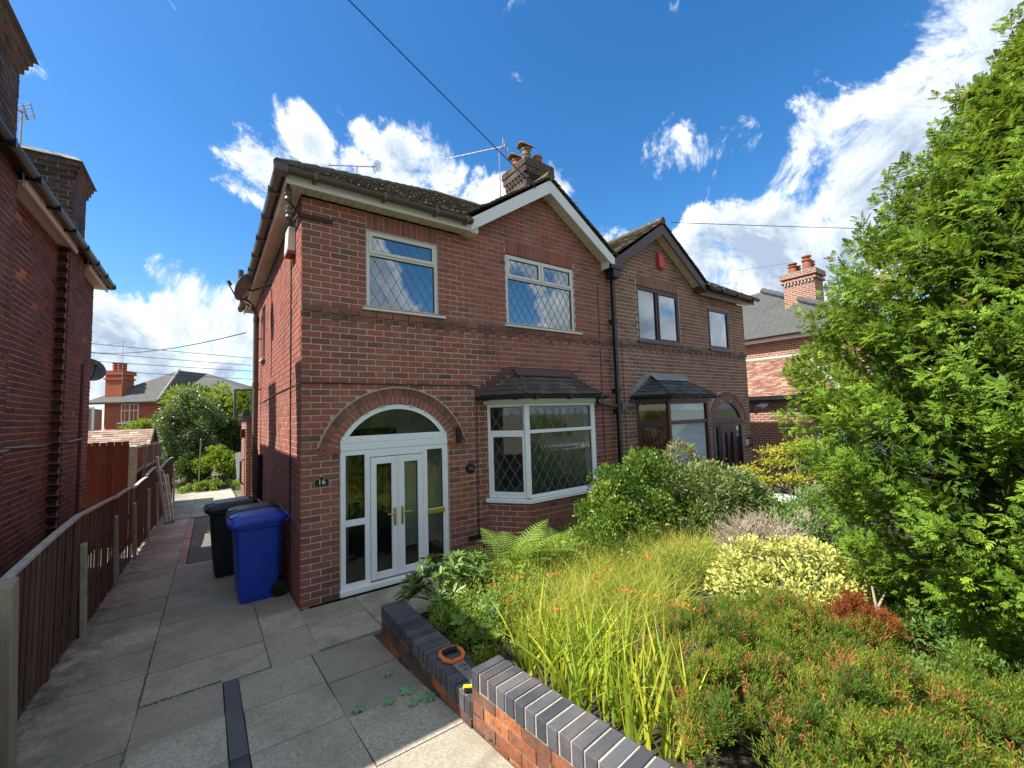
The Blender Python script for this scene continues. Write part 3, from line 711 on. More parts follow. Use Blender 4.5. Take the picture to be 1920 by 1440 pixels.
def entrance_white(T, house):
    m = MB(); d0, d1 = -.075, -.015; U0, U1 = .46, 1.97
    for a, b in ((U0, .525), (.765, .835), (1.575, 1.645), (1.885, U1)): m.tbox(T, a, b, d0, d1, .085, 1.80)
    m.tbox(T, .525, .765, d0, d1, .085, .14); m.tbox(T, 1.645, 1.885, d0, d1, .085, .14); m.tbox(T, .525, .765, d0, d1, 1.74, 1.80); m.tbox(T, 1.645, 1.885, d0, d1, 1.74, 1.80)
    m.tbox(T, .835, 1.575, d0, d1, 1.70, 1.80)
    m.tbox(T, .525, .765, d0, d1, .845, .925); m.tbox(T, 1.645, 1.885, d0, d1, .83, .90)
    m.tbox(T, U0, U1, d0-.002, d1+.004, 1.803, 1.895)
    m.tbox(T, U0, U1, d0, d1-.004, 1.898, 1.985)
    th = math.asin((1.985-AZ)/.845)
    ring_seg(m, T, .782, .848, th-.05, math.pi-th+.05, 36, d0, d1)
    ent = m.build('entrance_frame', 'upvc', house, bevel=.004)
    MB().tbox(T, .44, 2.0, -.08, .05, .018, .085).build('door_sill', 'upvc', ent, bevel=.008)
    for k, (a, b) in enumerate(((.84, 1.195), (1.225, 1.57))):
        s = MB(); dd0, dd1 = -.07, -.004
        for q in ((a, a+.075), (b-.075, b)): s.tbox(T, q[0], q[1], dd0, dd1, .11, 1.69)
        s.tbox(T, a+.075, b-.075, dd0, dd1, .11, .20); s.tbox(T, a+.075, b-.075, dd0, dd1, 1.60, 1.69)
        s.build('door_leaf', 'upvc', ent, bevel=.005)
        pane = MB().tbox(T, a+.074, b-.074, -.045, -.038, .199, 1.601); pane.build('pane', 'glass_door', ent)
        g = MB(); frame4(g, T, a+.074, b-.074, .199, 1.601, .010, -.042, -.03); g.build('gasket', 'gasket', ent)
        x = b-.037 if k == 0 else a+.037; s_ = -1 if k == 0 else 1
        h = MB(); h.tbox(T, x-.016, x+.016, -.004, .006, .77, 1.00); h.tube([T(x, .006, .93), T(x, .045, .93)], .009, 8); h.tube([T(x, .045, .93), T(x+s_*.11, .048, .932)], .009, 8)
        h.build('door_handle', 'gold', ent, smooth=False)
    MB().tbox(T, 1.197, 1.223, -.07, -.002, .11, 1.69).build('door_astragal', 'upvc', ent, bevel=.004)
    for a, b, e, g in ((.525, .765, .14, .845), (.525, .765, .925, 1.74), (1.645, 1.885, .14, .83), (1.645, 1.885, .90, 1.74)):
        MB().tbox(T, a, b, -.05, -.043, e, g).build('pane', 'glass_door', ent)
        k = MB(); frame4(k, T, a, b, e, g, .010, -.048, -.035); k.build('gasket', 'gasket', ent)
    MB().tbox(T, 1.64, 1.90, -.018, .004, .828, .898).build('letterbox', 'gold', ent, bevel=.006)
    P = [T(AC+.79*math.cos(t), -.045, AZ+.79*math.sin(t)) for t in np.linspace(th-.02, math.pi-th+.02, 30)]
    b = MB(); b.add(P, [tuple(range(30))]); b.build('fanlight_pane', 'glass', ent)
    ar = MB(); ring_seg(ar, T, .772, .784, th, math.pi-th, 30, -.05, -.03); ar.build('gasket', 'gasket', ent)
    sc = MB()
    for u in (.72, 1.74): sc.lathe([(.013, 0), (.013, .006), (.006, .010)], T(u, d1-.004, 1.94), 10, axis=(0, -1, 0))
    sc.build('screw_cap', 'upvc_old', ent)
def entrance_brown(T, house):
    m = MB(); d0, d1 = -.075, -.015; U0, U1 = .46, 1.97
    for a, b in ((U0, .53), (.78, .86), (1.60, 1.68), (1.90, U1)): m.tbox(T, a, b, d0, d1, .1, 1.83)
    m.tbox(T, .53, .78, d0, d1, .1, .55); m.tbox(T, 1.68, 1.90, d0, d1, .1, .55); m.tbox(T, U0, U1, d0, d1+.002, 1.80, 1.92)
    m.tbox(T, .53, .78, d0, d1, 1.72, 1.80); m.tbox(T, 1.68, 1.90, d0, d1, 1.72, 1.80)
    th = math.asin((1.92-AZ)/.845); ring_seg(m, T, .785, .85, th-.05, math.pi-th+.05, 30, d0, d1)
    ent = m.build('entrance_frame', 'brown_upvc', house)
    s = MB()
    for a, b in ((.86, .98), (1.19, 1.27), (1.48, 1.60)): s.tbox(T, a, b, -.07, -.006, .1, 1.79)
    s.tbox(T, .98, 1.48, -.07, -.008, .1, .62); s.tbox(T, .98, 1.48, -.07, -.008, 1.55, 1.79)
    lf = s.build('door_leaf', 'brown_upvc', ent)
    for a, b in ((.98, 1.19), (1.27, 1.48)): MB().tbox(T, a, b, -.05, -.042, .62, 1.55).build('pane', 'glass_nb', ent)
    for a, b in ((.53, .78), (1.68, 1.90)): MB().tbox(T, a, b, -.05, -.042, .55, 1.72).build('pane', 'glass_nb', ent)
    P = [T(AC+.79*math.cos(t), -.045, AZ+.79*math.sin(t)) for t in np.linspace(th-.02, math.pi-th+.02, 30)]
    MB().add(P, [tuple(range(30))]).build('fanlight_pane', 'glass_nb', ent)
    MB().tbox(T, 1.10, 1.36, -.008, .004, .50, .56).build('letterbox', 'gold', ent)
    h = MB(); h.tbox(T, 1.53, 1.555, -.006, .008, .75, .97); h.tube([T(1.54, .03, .9), T(1.43, .035, .9)], .01, 6); h.build('door_handle', 'gold', ent)
def gable_and_eaves(T, house, boardm, soffm, gutm, own):
    roof = None
    V = lambda u, d, z: Vector(T(u, d, z))
    # main roof deck
    zr = 5.20+3.85*T33
    dk = MB(); a, b, c, e = V(-.3, .3, 5.18), V(PW, .3, 5.18), V(PW, -3.55, zr-.02), V(3.55, -3.55, zr-.02); f, g = V(-.3, -7.4, 5.18), V(PW, -7.4, 5.18)
    h0, h1, b1 = V(2.3, .3, 5.18), V(2.3, -.12, 5.18+.42*T33), V(PW, -.12, 5.18+.42*T33)
    dk.add([a, h0, h1, b1, c, e, f, g], [(0, 1, 2, 5), (2, 3, 4, 5), (0, 5, 6), (5, 4, 7, 6)])
    roof = dk.build('roof', 'roof_plain', house)
    S = V(0, -math.cos(P33), math.sin(P33))-V(0, 0, 0); U = V(1, 0, 0)-V(0, 0, 0); sl = 3.85/math.cos(P33)
    mb = MB(); tiles(mb, V(-.3, .3, 5.19), U, S, PW+.3, sl, lambda s: (s*math.cos(P33)+.0, PW+.3 if s > .55 else 2.62), .168, .105, .02, .008); 
    # gable slopes, with the tile ends showing along the verges
    zt = 6.42; gs = .65; ga = math.atan(gs)
    for sg in (-1, 1):
        foot = 3.97+sg*1.72; Uy = V(0, -1, 0)-V(0, 0, 0); Sg = V(-sg*math.cos(ga), 0, math.sin(ga))-V(0, 0, 0)
        o = V(foot, .27, zt-1.72*gs-.02)
        tiles(mb, o, Uy, Sg, 2.1, 1.72/math.cos(ga), lambda s: (0, 2.1), .168, .105, .022, .008)
    mb.build('tiling', 'roof_tile', house, 'stuff')
    gd = MB(); gd.add([V(2.25, .25, zt-1.72*gs-.035), V(3.97, .25, zt-.03), V(5.69, .25, zt-1.72*gs-.035), V(2.25, -1.9, zt-1.72*gs-.035), V(3.97, -1.9, zt-.03), V(5.69, -1.9, zt-1.72*gs-.035)], [(0, 1, 4, 3), (1, 2, 5, 4)]); gd.build('gable_deck', 'roof_plain', roof)
    rd = MB()
    for k in range(7): rd.tube([V(3.97, .28-k*.29, zt-.01), V(3.97, .28-k*.29-.30, zt-.01+.004*(k % 2))], .085, 8)
    rd.build('ridge_tile', 'roof_tile', roof)
    if own:
        hp = MB()
        for k in range(15):
            p = V(-.3, .3, 5.20)+(V(3.55, -3.55, zr)-V(-.3, .3, 5.20))*(k/15); q = V(-.3, .3, 5.20)+(V(3.55, -3.55, zr)-V(-.3, .3, 5.20))*((k+1)/15); hp.tube([p, q], [.06, .075], 8)
        for k in range(7): hp.tube([V(3.5+k*.31, -3.55, zr), V(3.8+k*.31, -3.55, zr+.004)], .075, 8)
        hp.build('hip_tile', 'roof_tile', roof, 'stuff')
    # barge boards
    for sg in (-1, 1):
        u1 = 3.97+sg*1.66; zl = lambda u: 6.12-abs(u-3.97)*gs-.015
        poly = [(3.97, zl(3.97)), (u1, zl(u1)), (u1, zl(u1)+.20), (3.97, zl(3.97)+.235)]
        m = MB(); m.prism([V(u, .245, z) for u, z in poly], V(0, .215, 0)-V(0, .245, 0)); m.build('barge_board', boardm, house)
        n = 17
        for k in range(n):
            ua = 3.97+sg*(.03+1.56*k/n); ub = 3.97+sg*(.03+1.56*(k+1)/n-.006*1); zf = lambda u: 6.15-abs(u-3.97)*gs
            m = MB(); P = [V(ua, .214, zf(ua)), V(ub, .214, zf(ub)), V(ub, .002, zf(ub)), V(ua, .002, zf(ua))]; up = Vector((0, 0, .012+.004*(k % 2))); m.hexa(P+[p+up for p in P]); m.build('soffit_board', soffm[1], house)
        # closed foot of the gable
        m = MB(); uo = 3.97+sg*1.66; ui = 3.97+sg*1.50; m.prism([V(ui, .20, 5.03), V(uo, .20, 5.03), V(uo, .20, 5.14), V(ui, .20, 5.23)], V(0, .005, 0)-V(0, .2, 0)); m.build('gable_foot', boardm, house)
    # straight eaves at the outer corner
    uE = 2.325
    MB().tbox(T, -.19, uE, .205, .228, 5.03, 5.175).build('fascia', boardm if own else 'brown_board', house)
    n = 26; w = (uE+.16)/n
    for k in range(n): MB().tbox(T, -.16+k*w+.003, -.16+(k+1)*w-.003, .204, .001, 5.046+.003*(k % 2), 5.06).build('soffit_board', soffm[0], house)
    gt = MB(); half_round(gt, V(-.27, .305, 5.165), V(uE-.03, .305, 5.155), .062); gt.build('gutter', gutm, house)
    for u in (.1, .95, 1.7, 2.2): MB().tbox(T, u-.02, u+.02, .228, .375, 5.09, 5.172).build('gutter_bracket', gutm, house)
    if own:
        MB().box(-.205, -.182, -.229, 7.3, 5.03, 5.175).build('fascia', boardm, house)
        n = 62; w = 7.2/n
        for k in range(n): MB().box(-.181, -.001, .002+k*w+.003, .002+(k+1)*w-.003, 5.046+.003*(k % 2), 5.06).build('soffit_board', 'soffit', house)
        gt = MB(); half_round(gt, (-.272, -.37, 5.165), (-.272, 7.35, 5.15), .062); gt.build('gutter', gutm, house)
        for y in np.arange(.25, 7.2, .85): MB().box(-.345, -.205, y-.02, y+.02, 5.09, 5.172).build('gutter_bracket', gutm, house)
        MB().box(-.34, -.20, -.375, -.235, 5.088, 5.176).build('gutter_corner', gutm, house)
def number_mesh(txt, size, depth=.004):
    cu_ = bpy.data.curves.new('number', 'FONT'); cu_.body = txt; cu_.size = size; cu_.extrude = depth; cu_.align_x = 'CENTER'; cu_.align_y = 'CENTER'
    o = bpy.data.objects.new('tmp', cu_); COL.objects.link(o); dg = bpy.context.evaluated_depsgraph_get(); me = bpy.data.meshes.new_from_object(o.evaluated_get(dg))
    bpy.data.objects.remove(o); return me
def house16():
    H = thing('semi_detached_house', 'red brick house with white framed windows, arched white porch door and white gable board', 'house', (2.81, 3.5, 0))
    wallo, fac, W1, W2 = half_house(TF, H, 'brick16', 'mortar', 'upvc', True)
    T = TF
    a, b, e, g = W1; tr = 4.44
    window(H, T, a, b, e, g, [(a+.05, b-.05, tr, tr+.05)], [(a+.05, b-.05, e+.05, tr, False), (a+.04, b-.04, tr+.03, g-.03, True)], 'upvc_old', 'glass_up', -.02, (.150, .25), sill=(a-.06, b+.10, .05, e-.03, e+.005))
    a, b, e, g = W2; tr = 4.50; m = (a+b)/2
    window(H, T, a, b, e, g, [(a+.05, b-.05, tr, tr+.05), (m-.025, m+.025, tr+.05, g-.05)], [(a+.05, b-.05, e+.05, tr, False), (a+.04, m-.012, tr+.03, g-.03, True), (m+.012, b-.04, tr+.03, g-.03, True)], 'upvc_old', 'glass_up', -.02, (.150, .25), sill=(a-.06, b+.14, .05, e-.03, e+.005))
    TS = plane_T(0, 0, 0, 1, -1, 0)
    window(H, TS, 4.12, 4.62, 3.5, 4.62, [], [(4.17, 4.57, 3.55, 4.57, False)], 'brown_upvc', 'glass', -.05, None, sill=(4.08, 4.66, .06, 3.44, 3.50), sillmat='stone_sill')
    entrance_white(T, H); bay(T, H, fac, 'upvc', 'glass', 'bay_tile', 'flash_red', True)
    gable_and_eaves(T, H, 'fascia_white', ('soffit', 'soffit_gable'), 'brown_gutter', True)
    # plugged holes left in the brickwork
    for i, (x, z) in enumerate(((.42, 3.36), (1.0, 3.33), (1.62, 3.31), (2.6, 3.30), (3.5, 3.30), (4.0, 3.29), (4.5, 3.30), (5.1, 3.32), (.42, 3.95), (.42, 4.80), (2.32, 4.30), (2.25, 3.88), (2.75, 3.84), (4.95, 3.9), (2.32, 1.05), (2.33, .70), (3.2, .62), (2.3, 4.55), (2.4, 2.27))):
        m = MB(); r = R.uniform(.010, .016); m.lathe([(r, 0), (r*.9, .004), (r*.3, .007)], (x, -.0 if x < 2.6 or z > 1 else -.545, z), 7, axis=(0, -1, 0)); m.build('filler_plug', 'cement', wallo)
    # chimney on the party wall
    core = MB().box(5.215, 5.955, 1.985, 2.815, 6.2, 8.24).build('chimney', 'mortar_left', H)
    bl = []; mm = MB(); tf = lambda r, x, z: min(1, max(0, R.gauss(.5, .2)))
    C1, C2 = plane_T(5.2, 1.97, 1, 0, 0, -1), plane_T(5.2, 1.97, 0, 1, -1, 0)
    for Tc, L in ((C1, .77), (C2, .86)):
        lay(Tc, 0, 0, L, 74, 98, lambda z, L=L: (0, L), lambda z, w: [], bl, mm, tf)
    for pr, r0, r1 in ((.05, 99, 101), (.075, 101, 103)):
        for Tc, L in ((C1, .77), (C2, .86)):
            Td = (lambda Tc, pr: (lambda u, d, z: Tc(u, d+pr, z)))(Tc, pr)
            lay(Td, 0, -pr, L+pr, r0, r1, lambda z, L=L, pr=pr: (-pr, L+pr), lambda z, w: [], bl, mm, lambda r, x, z: R.uniform(0, .5))
    rest = MB()
    for (Tq, rz, x0, x1, z0, z1, pr, t, c) in bl: rest.cur = t; rest.tbox(Tq, x0, x1, pr, -.03, z0, z1)
    rest.build('chimney_brickwork', 'brick_soot', core, 'stuff')
    mm.build('chimney_bedding', 'mortar_left', core, 'stuff')
    tooth = MB()
    for Tc, L in ((C1, .77), (C2, .86)):
        k = int(L/.11)
        for i in range(k):
            u = (i+.5)*L/k; tooth.cur = R.uniform(0, .6); tooth.add([Tc(u-.05, 0, 97.2*BH), Tc(u, .055, 97.2*BH), Tc(u+.05, 0, 97.2*BH), Tc(u-.05, 0, 98.9*BH), Tc(u, .055, 98.9*BH), Tc(u+.05, 0, 98.9*BH)], [(0, 1, 4, 3), (1, 2, 5, 4), (0, 2, 1), (3, 4, 5)])
    tooth.build('dentil_course', 'brick_soot', core, 'stuff')
    MB().hexa([(5.13, 1.90, 8.34), (6.04, 1.90, 8.34), (6.04, 2.9, 8.34), (5.13, 2.9, 8.34), (5.35, 2.1, 8.42), (5.85, 2.1, 8.42), (5.85, 2.7, 8.42), (5.35, 2.7, 8.42)]).build('flaunching', 'cement', core)
    for i, (x, y, hh, mt, cowl) in enumerate(((5.42, 2.62, .34, 'terracotta', True), (5.42, 2.22, .42, 'pot_buff', True), (5.76, 2.2, .30, 'terracotta', False), (5.76, 2.6, .30, 'terracotta', False))):
        m = MB(); z0 = 8.38; m.lathe([(.135, 0), (.125, hh*.25), (.112, hh*.45), (.128, hh*.5), (.128, hh*.56), (.110, hh*.6), (.108, hh*.78), (.13, hh*.84), (.13, hh*.92), (.11, hh), (.085, hh), (.08, hh*.7)], (x, y, z0), 16); m.build('chimney_pot', mt, core)
        if cowl:
            m = MB(); pts = [(.15*math.cos(t), .12*math.sin(t)) for t in np.linspace(.25, math.pi-.25, 9)]; zz = z0+hh-.02
            poly = [(x-.20, y+p, zz+q) for p, q in pts]+[(x-.20, y+p*.86, zz+q*.82) for p, q in pts[::-1]]; m.prism(poly, (.40, 0, 0)); m.build('cowl', 'pot_buff', core)
    # soil stack with its swan neck round the eaves
    m = MB(); m.tube([(-.40, 4.75, 5.42), (-.40, 4.75, 5.0), (-.38, 4.78, 4.86), (-.22, 4.86, 4.72), (-.12, 4.9, 4.62), (-.10, 4.9, 4.5), (-.10, 4.9, gz(4.9))], .052, 12)
    for z in (4.42, 3.0, 1.55, .5): m.tube([(-.10, 4.9, z-.05), (-.10, 4.9, z+.05)], .062, 12)
    for z in (4.0, 3.5, 2.9, 1.5): m.box(-.10, .0, 4.88, 4.92, z-.012, z+.012)
    m.build('soil_pipe', 'brown_gutter', H, smooth=False)
    m = MB(); m.tube([(-.06, 4.35, gz(4.35)+.6), (-.06, 4.35, gz(4.35)+1.75)], .055, 10); m.build('waste_pipe', 'black_plastic', H)
    # black downpipe at the party wall
    m = MB(); m.box(PW+.02, PW+.09, -.13, -.06, .1, 4.88); m.box(PW-.06, PW+.14, -.24, -.04, 4.86, 5.02); m.box(PW-.14, PW+.2, -.26, -.03, 5.02, 5.10)
    for z in (4.0, 2.6, 2.2): m.box(PW+.005, PW+.105, -.145, -.0, z-.04, z+.04)
    m.tube([(5.08, -.06, 2.47), (5.1, -.1, 2.36), (5.45, -.11, 2.30), (PW, -.1, 2.30)], .034, 8)
    m.build('downpipe', 'black_plastic', H)
    m = MB(); m.box(PW+.13, PW+.26, -.14, -.05, 2.22, 2.36); m.build('hopper', 'grey_plastic', H)
    # cables clipped to the wall
    m = MB(); m.tube([(.0, -.008, 2.672), (1.0, -.009, 2.668), (2.40, -.009, 2.665), (2.47, -.009, 2.62), (2.46, -.009, .40), (2.5, -.009, .36)], .007, 5); m.build('cable', 'black_plastic', H)
    m = MB(); m.tube([(-.008, 0, 2.675), (-.008, 2.5, 2.66), (-.008, 4.6, 2.60)], .007, 5); m.tube([(-.008, .74, 4.5), (-.008, .74, .2)], .009, 5); m.tube([(-.008, 2.98, 4.6), (-.008, 2.98, 3.0)], .006, 5); m.build('cable', 'black_plastic', H)
    m = MB(); m.tube([(5.33, -.009, 4.7), (5.33, -.009, .3)], .007, 5); m.build('cable', 'flash_red', H)
    # airbrick
    MB().box(2.28, 2.50, -.004, .02, .33, .40).build('airbrick', 'gasket', wallo)
    b = MB(); b.box(2.10, 2.16, -.06, -.002, 1.80, 2.03); b.tube([(2.14, -.06, 1.9), (2.20, -.10, 1.88), (2.22, -.10, 1.93)], .008, 6); b.build('gate_hinge', 'dark_metal', H)
    return H
house16()
def house_nb():
    H = thing('semi_detached_house', 'brown brick house with dark brown window frames, brown gable board and brown arched doorway', 'house', (8.43, 3.5, 0))
    wallo, fac, W1, W2 = half_house(TM, H, 'brick_nb', 'mortar_nb', 'brown_upvc', False)
    T = TM
    a, b, e, g = W1; window(H, T, a, b, e, g, [], [(a+.05, b-.05, e+.05, g-.05, True)], 'brown_upvc', 'glass_up', -.02, None, .07, sill=(a-.05, b+.05, .05, e-.05, e+.005))
    a, b, e, g = W2; m = a+(b-a)*.54; window(H, T, a, b, e, g, [(m-.03, m+.03, e+.05, g-.05)], [(a+.05, m-.03, e+.05, g-.05, True), (m+.03, b-.05, e+.05, g-.05, False)], 'brown_upvc', 'glass_up', -.02, None, .07, sill=(a-.05, b+.05, .05, e-.05, e+.005))
    def curtain(u0, u1, z0, z1, d, mat, n=8):
        mb = MB(); k = n*4; P = [T(u0+(u1-u0)*i/k, d+.025*math.sin(i/4*2*math.pi), 0) for i in range(k+1)]
        for i in range(k): mb.add([(P[i][0], P[i][1], z0), (P[i+1][0], P[i+1][1], z0), (P[i+1][0], P[i+1][1], z1), (P[i][0], P[i][1], z1)], [(0, 1, 2, 3)])
        mb.build('curtain', mat, H)
    curtain(3.15, 3.75, 3.7, 4.88, -.22, 'curtain_white', 6); curtain(.84, 1.25, 3.7, 4.76, -.22, 'curtain_white', 4); curtain(1.5, 1.82, 3.7, 4.76, -.2, 'curtain_white', 3)
    MB().tbox(T, 3.12, 4.44, .462, .468, .95, 2.36).build('blind', 'blind', H)
    for FT, L in (fac[2],):
        mb = MB(); k = 24
        for i in range(k):
            q = lambda i: .06+(L-.12)*i/k
            A, B = FT(q(i), -.10+.02*math.sin(i*1.6), 0), FT(q(i+1), -.10+.02*math.sin((i+1)*1.6), 0)
            mb.add([(A[0], A[1], .95), (B[0], B[1], .95), (B[0], B[1], 2.35), (A[0], A[1], 2.35)], [(0, 1, 2, 3)])
        mb.build('curtain', 'curtain_red', H)
    entrance_brown(T, H); bay(T, H, fac, 'brown_upvc', 'glass_nb', 'bay_tile_nb', 'lead_sheet', False)
    gable_and_eaves(T, H, 'brown_board', ('soffit_gable', 'soffit'), 'black_plastic', False)
    m = MB(); m.tube([(6.17, -.06, 2.47), (6.15, -.1, 2.38), (6.15, -.11, 2.30), (5.9, -.11, 2.29)], .034, 8); m.build('downpipe', 'grey_plastic', H)
    m = MB(); m.tube([(5.98, -.009, 3.6), (5.98, -.009, .5)], .006, 5); m.build('cable', 'flash_red', H)
house_nb()
# ------------------------------------------------------------------ house on the left
def left_house():
    H = thing('detached_house', 'dark red brick house wall with two tall chimney breasts beyond the slatted fence', 'house', (-6, 1.7, 0))
    XW, XB, Y0, Y1, ZS, bh, bl = -2.72, -2.60, -2.05, 5.35, 4.86, .0745, .222
    BR = ((-.45, .92), (3.05, 3.95))
    bricks = []; wall = MB(); tf = lambda r, x, z: .99 if R.random() < .006 else min(.95, max(0, R.gauss(.5, .2)))
    T = plane_T(XW, 0, 0, 1, 1, 0); TB = plane_T(XB, 0, 0, 1, 1, 0)
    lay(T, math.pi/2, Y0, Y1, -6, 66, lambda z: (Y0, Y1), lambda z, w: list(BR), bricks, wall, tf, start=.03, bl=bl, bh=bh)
    for a, b in BR:
        lay(TB, math.pi/2, a, b, -6, 66, lambda z, a=a, b=b: (a, b), lambda z, w: [], bricks, wall, tf, start=a, bl=bl, bh=bh, thick=.25)
        TR = plane_T(XB, a-.004, -1, 0, 0, -1)
        lay(TR, math.pi, .012, XB-XW, -6, 66, lambda z: (0, XB-XW), lambda z, w: [], bricks, wall, lambda r, x, z: R.uniform(.25, .6), start=-.08, bl=bl, bh=bh)
    wall.box(-9.4, XW-.11, Y0, Y0+.1, -.4, ZS); wall.box(-9.4, XW-.11, Y1-.1, Y1, -.4, ZS); wall.box(-9.5, -9.4, Y0, Y1, -.4, ZS)
    TRr = plane_T(XW, Y1, -1, 0, 0, 1)
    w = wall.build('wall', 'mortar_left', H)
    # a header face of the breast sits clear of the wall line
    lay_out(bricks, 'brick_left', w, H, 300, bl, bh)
    ov, zt = .24, ZS+.11; x1, x0, ya, yb = XW+ov, -9.7, Y0-.25, Y1+.16; rx = (x0+x1)/2; rise = (x1-x0)/2*.64
    r = MB(); r.add([(x1, ya, zt), (x1, yb, zt), (x0, yb, zt), (x0, ya, zt), (rx, ya+3.2, zt+rise), (rx, yb-3.2, zt+rise)], [(0, 1, 5, 4), (1, 2, 5), (2, 3, 4, 5), (3, 0, 4), (0, 3, 2, 1)])
    r.build('roof', 'roof_plain', H)
    segs = ((ya, BR[0][0]), (BR[0][1], BR[1][0]+.12), (BR[1][1]-.05, yb))
    for a, b in segs:
        MB().box(XW+.15, XW+.175, a, b, ZS-.04, ZS+.11).build('fascia', 'fascia_white', H); MB().box(XW-.05, XW+.15, a, b, ZS, ZS+.02).build('soffit', 'soffit_gable', H)
    g = MB(); half_round(g, (XW+.235, ya-.02, ZS+.10), (XW+.235, yb+.02, ZS+.08), .06); g.build('gutter', 'black_plastic', H)
    for y in np.arange(ya+.2, yb, .75): MB().box(XW+.175, XW+.30, y-.02, y+.02, ZS+.02, ZS+.105).build('gutter_bracket', 'black_plastic', H)
    g = MB(); half_round(g, (XW+.25, yb+.01, ZS+.08), (x0, yb+.01, ZS+.08), .06); g.build('gutter', 'black_plastic', H)
    for i, (a, b, top) in enumerate(((-.42, .86, 6.36), (3.07, 3.90, 6.30))):
        core = MB().box(-3.09, XB-.03, a+.02, b-.02, ZS-.2, top-.03).build('chimney', 'mortar_left', H)
        bl2 = []; mm = MB(); tf2 = lambda r, x, z: min(1, max(0, R.gauss(.45, .22)))
        F1 = plane_T(-3.10, a, 1, 0, 0, -1); F2 = plane_T(XB-.01, a, 0, 1, 1, 0); L1, L2 = XB-.01+3.10, b-a; n0 = 68; n1 = int((top-.30)/bh)
        for Tc, L in ((F1, L1), (F2, L2)):
            lay(Tc, 0, 0, L, n0, n1, lambda z, L=L: (0, L), lambda z, w: [], bl2, mm, tf2, bl=bl, bh=bh)
            for k in (0, 1, 2):
                pr = .025*(k+1); Td = (lambda Tc, pr: (lambda u, d, z: Tc(u, d+pr, z)))(Tc, pr)
                lay(Td, 0, -pr, L+pr, n1+k, n1+k+1, lambda z, L=L, pr=pr: (-pr, L+pr), lambda z, w: [], bl2, mm, tf2, bl=bl, bh=bh)
        rest = MB()
        for (Tq, rz, p, q, z0, z1, pr, t, c) in bl2: rest.cur = t; rest.tbox(Tq, p, q, pr, -.03, z0, z1)
        rest.build('chimney_brickwork', 'brick_soot', core, 'stuff'); mm.build('chimney_bedding', 'mortar_left', core, 'stuff')
        zt2 = (n1+3)*bh
        MB().hexa([(-3.21, a-.11, zt2), (XB+.10, a-.11, zt2), (XB+.10, b+.11, zt2), (-3.21, b+.11, zt2), (-3.10, a, zt2+.09), (XB, a, zt2+.09), (XB, b, zt2+.09), (-3.10, b, zt2+.09)]).build('chimney_cap', 'cement', core)
    m = MB(); m.tube([(XW+.012, .97, 2.02), (XW+.014, 1.8, 2.0), (XW+.02, 2.6, 1.98), (XW+.012, 3.19, 2.0)], .011, 6); m.tube([(XB+.014, 3.2, 2.0), (XB+.012, 4.1, 2.02)], .011, 6); m.tube([(XB+.014, -.4, 1.95), (XB+.012, .97, 2.0)], .011, 6); m.build('cable', 'grey_plastic', H)
    m = MB(); m.tube([(XW+.03, 4.55, 3.3), (XW+.03, 4.55, -.2)], .03, 6); m.build('conduit', 'flash_red', H)
    # yard door frame and old gate between wall and fence
left_house()
def sat_dish(name, label, c, n, r, arm_to, mat, group=None):
    t = thing(name, label, 'satellite dish', arm_to); n = Vector(n).normalized(); c = Vector(c)
    m = MB(); m.lathe([(0.001, 0), (r*.35, .012), (r*.7, .045), (r, .095), (r*1.01, .10), (r*.98, .10), (r*.68, .052), (r*.33, .018), (.001, .008)], c, 24, axis=n); m.build('reflector', mat, t, smooth=True)
    b = MB(); b.tube([c-n*.0, c-n*.06, Vector(arm_to)+(c-Vector(arm_to))*.35, arm_to], .018, 7); b.box(arm_to[0]-.01, arm_to[0]+.012, arm_to[1]-.06, arm_to[1]+.06, arm_to[2]-.08, arm_to[2]+.08); b.build('bracket', 'dark_metal', t)
    up = Vector((0, 0, 1)); dn = (up-n*up.dot(n)).normalized()*-1
    l = MB(); l.tube([c+dn*r*.85, c+dn*r*.7+n*.18, c+dn*r*.15+n*.34], .012, 6); l.tube([c+dn*r*.18+n*.30, c+dn*r*.0+n*.36], .028, 8); l.build('feed_arm', 'dark_metal', t)
    return t
d = sat_dish('satellite_dish', 'dark mesh satellite dish on an arm beside the brown soil pipe', (-.36, 3.02, 4.56), (-.75, .35, .35), .25, (0, 3.2, 4.74), 'grey_plastic')
m = MB(); m.tube([(-.44, 2.95, 4.32), (-.38, 2.85, 4.27), (-.33, 2.9, 4.25), (-.36, 2.9, 4.18)], .014, 6); m.build('tape', 'white_paint', d)
sat_dish('satellite_dish', 'pale grey satellite dish showing past the corner of the dark brick house', (-2.83, 5.75, 3.28), (.45, -.8, .35), .24, (-2.80, 5.36, 3.25), 'grey_plastic')
def insulators():
    t = thing('insulator_bracket', 'rusty iron bracket with two brown insulators at the eaves corner', 'bracket', (0, -.02, 4.78))
    m = MB(); m.box(-.06, .36, -.025, -.002, 4.745, 4.795); m.tube([(-.02, -.02, 4.77), (-.12, -.06, 4.86), (-.20, -.10, 4.90)], .014, 6); m.tube([(-.04, -.02, 4.76), (-.10, -.05, 4.64), (-.16, -.08, 4.62)], .014, 6); m.build('iron_strap', 'rust', t)
    for x, y, z in ((-.16, -.09, 4.90), (-.15, -.08, 4.68)):
        m = MB(); m.lathe([(.03, 0), (.045, .02), (.038, .05), (.03, .06), (.042, .075), (.042, .11), (.028, .12), (.036, .135), (.036, .165), (.015, .17)], (x, y, z-.03), 12); m.build('insulator', 'brown_gutter', t)
    m = MB(); m.tube([(-.15, -.08, 4.64), (-.11, -.07, 4.58), (-.06, -.03, 4.60), (-.04, .02, 4.80)], .007, 5); m.build('wire_tail', 'black_plastic', t)
insulators()
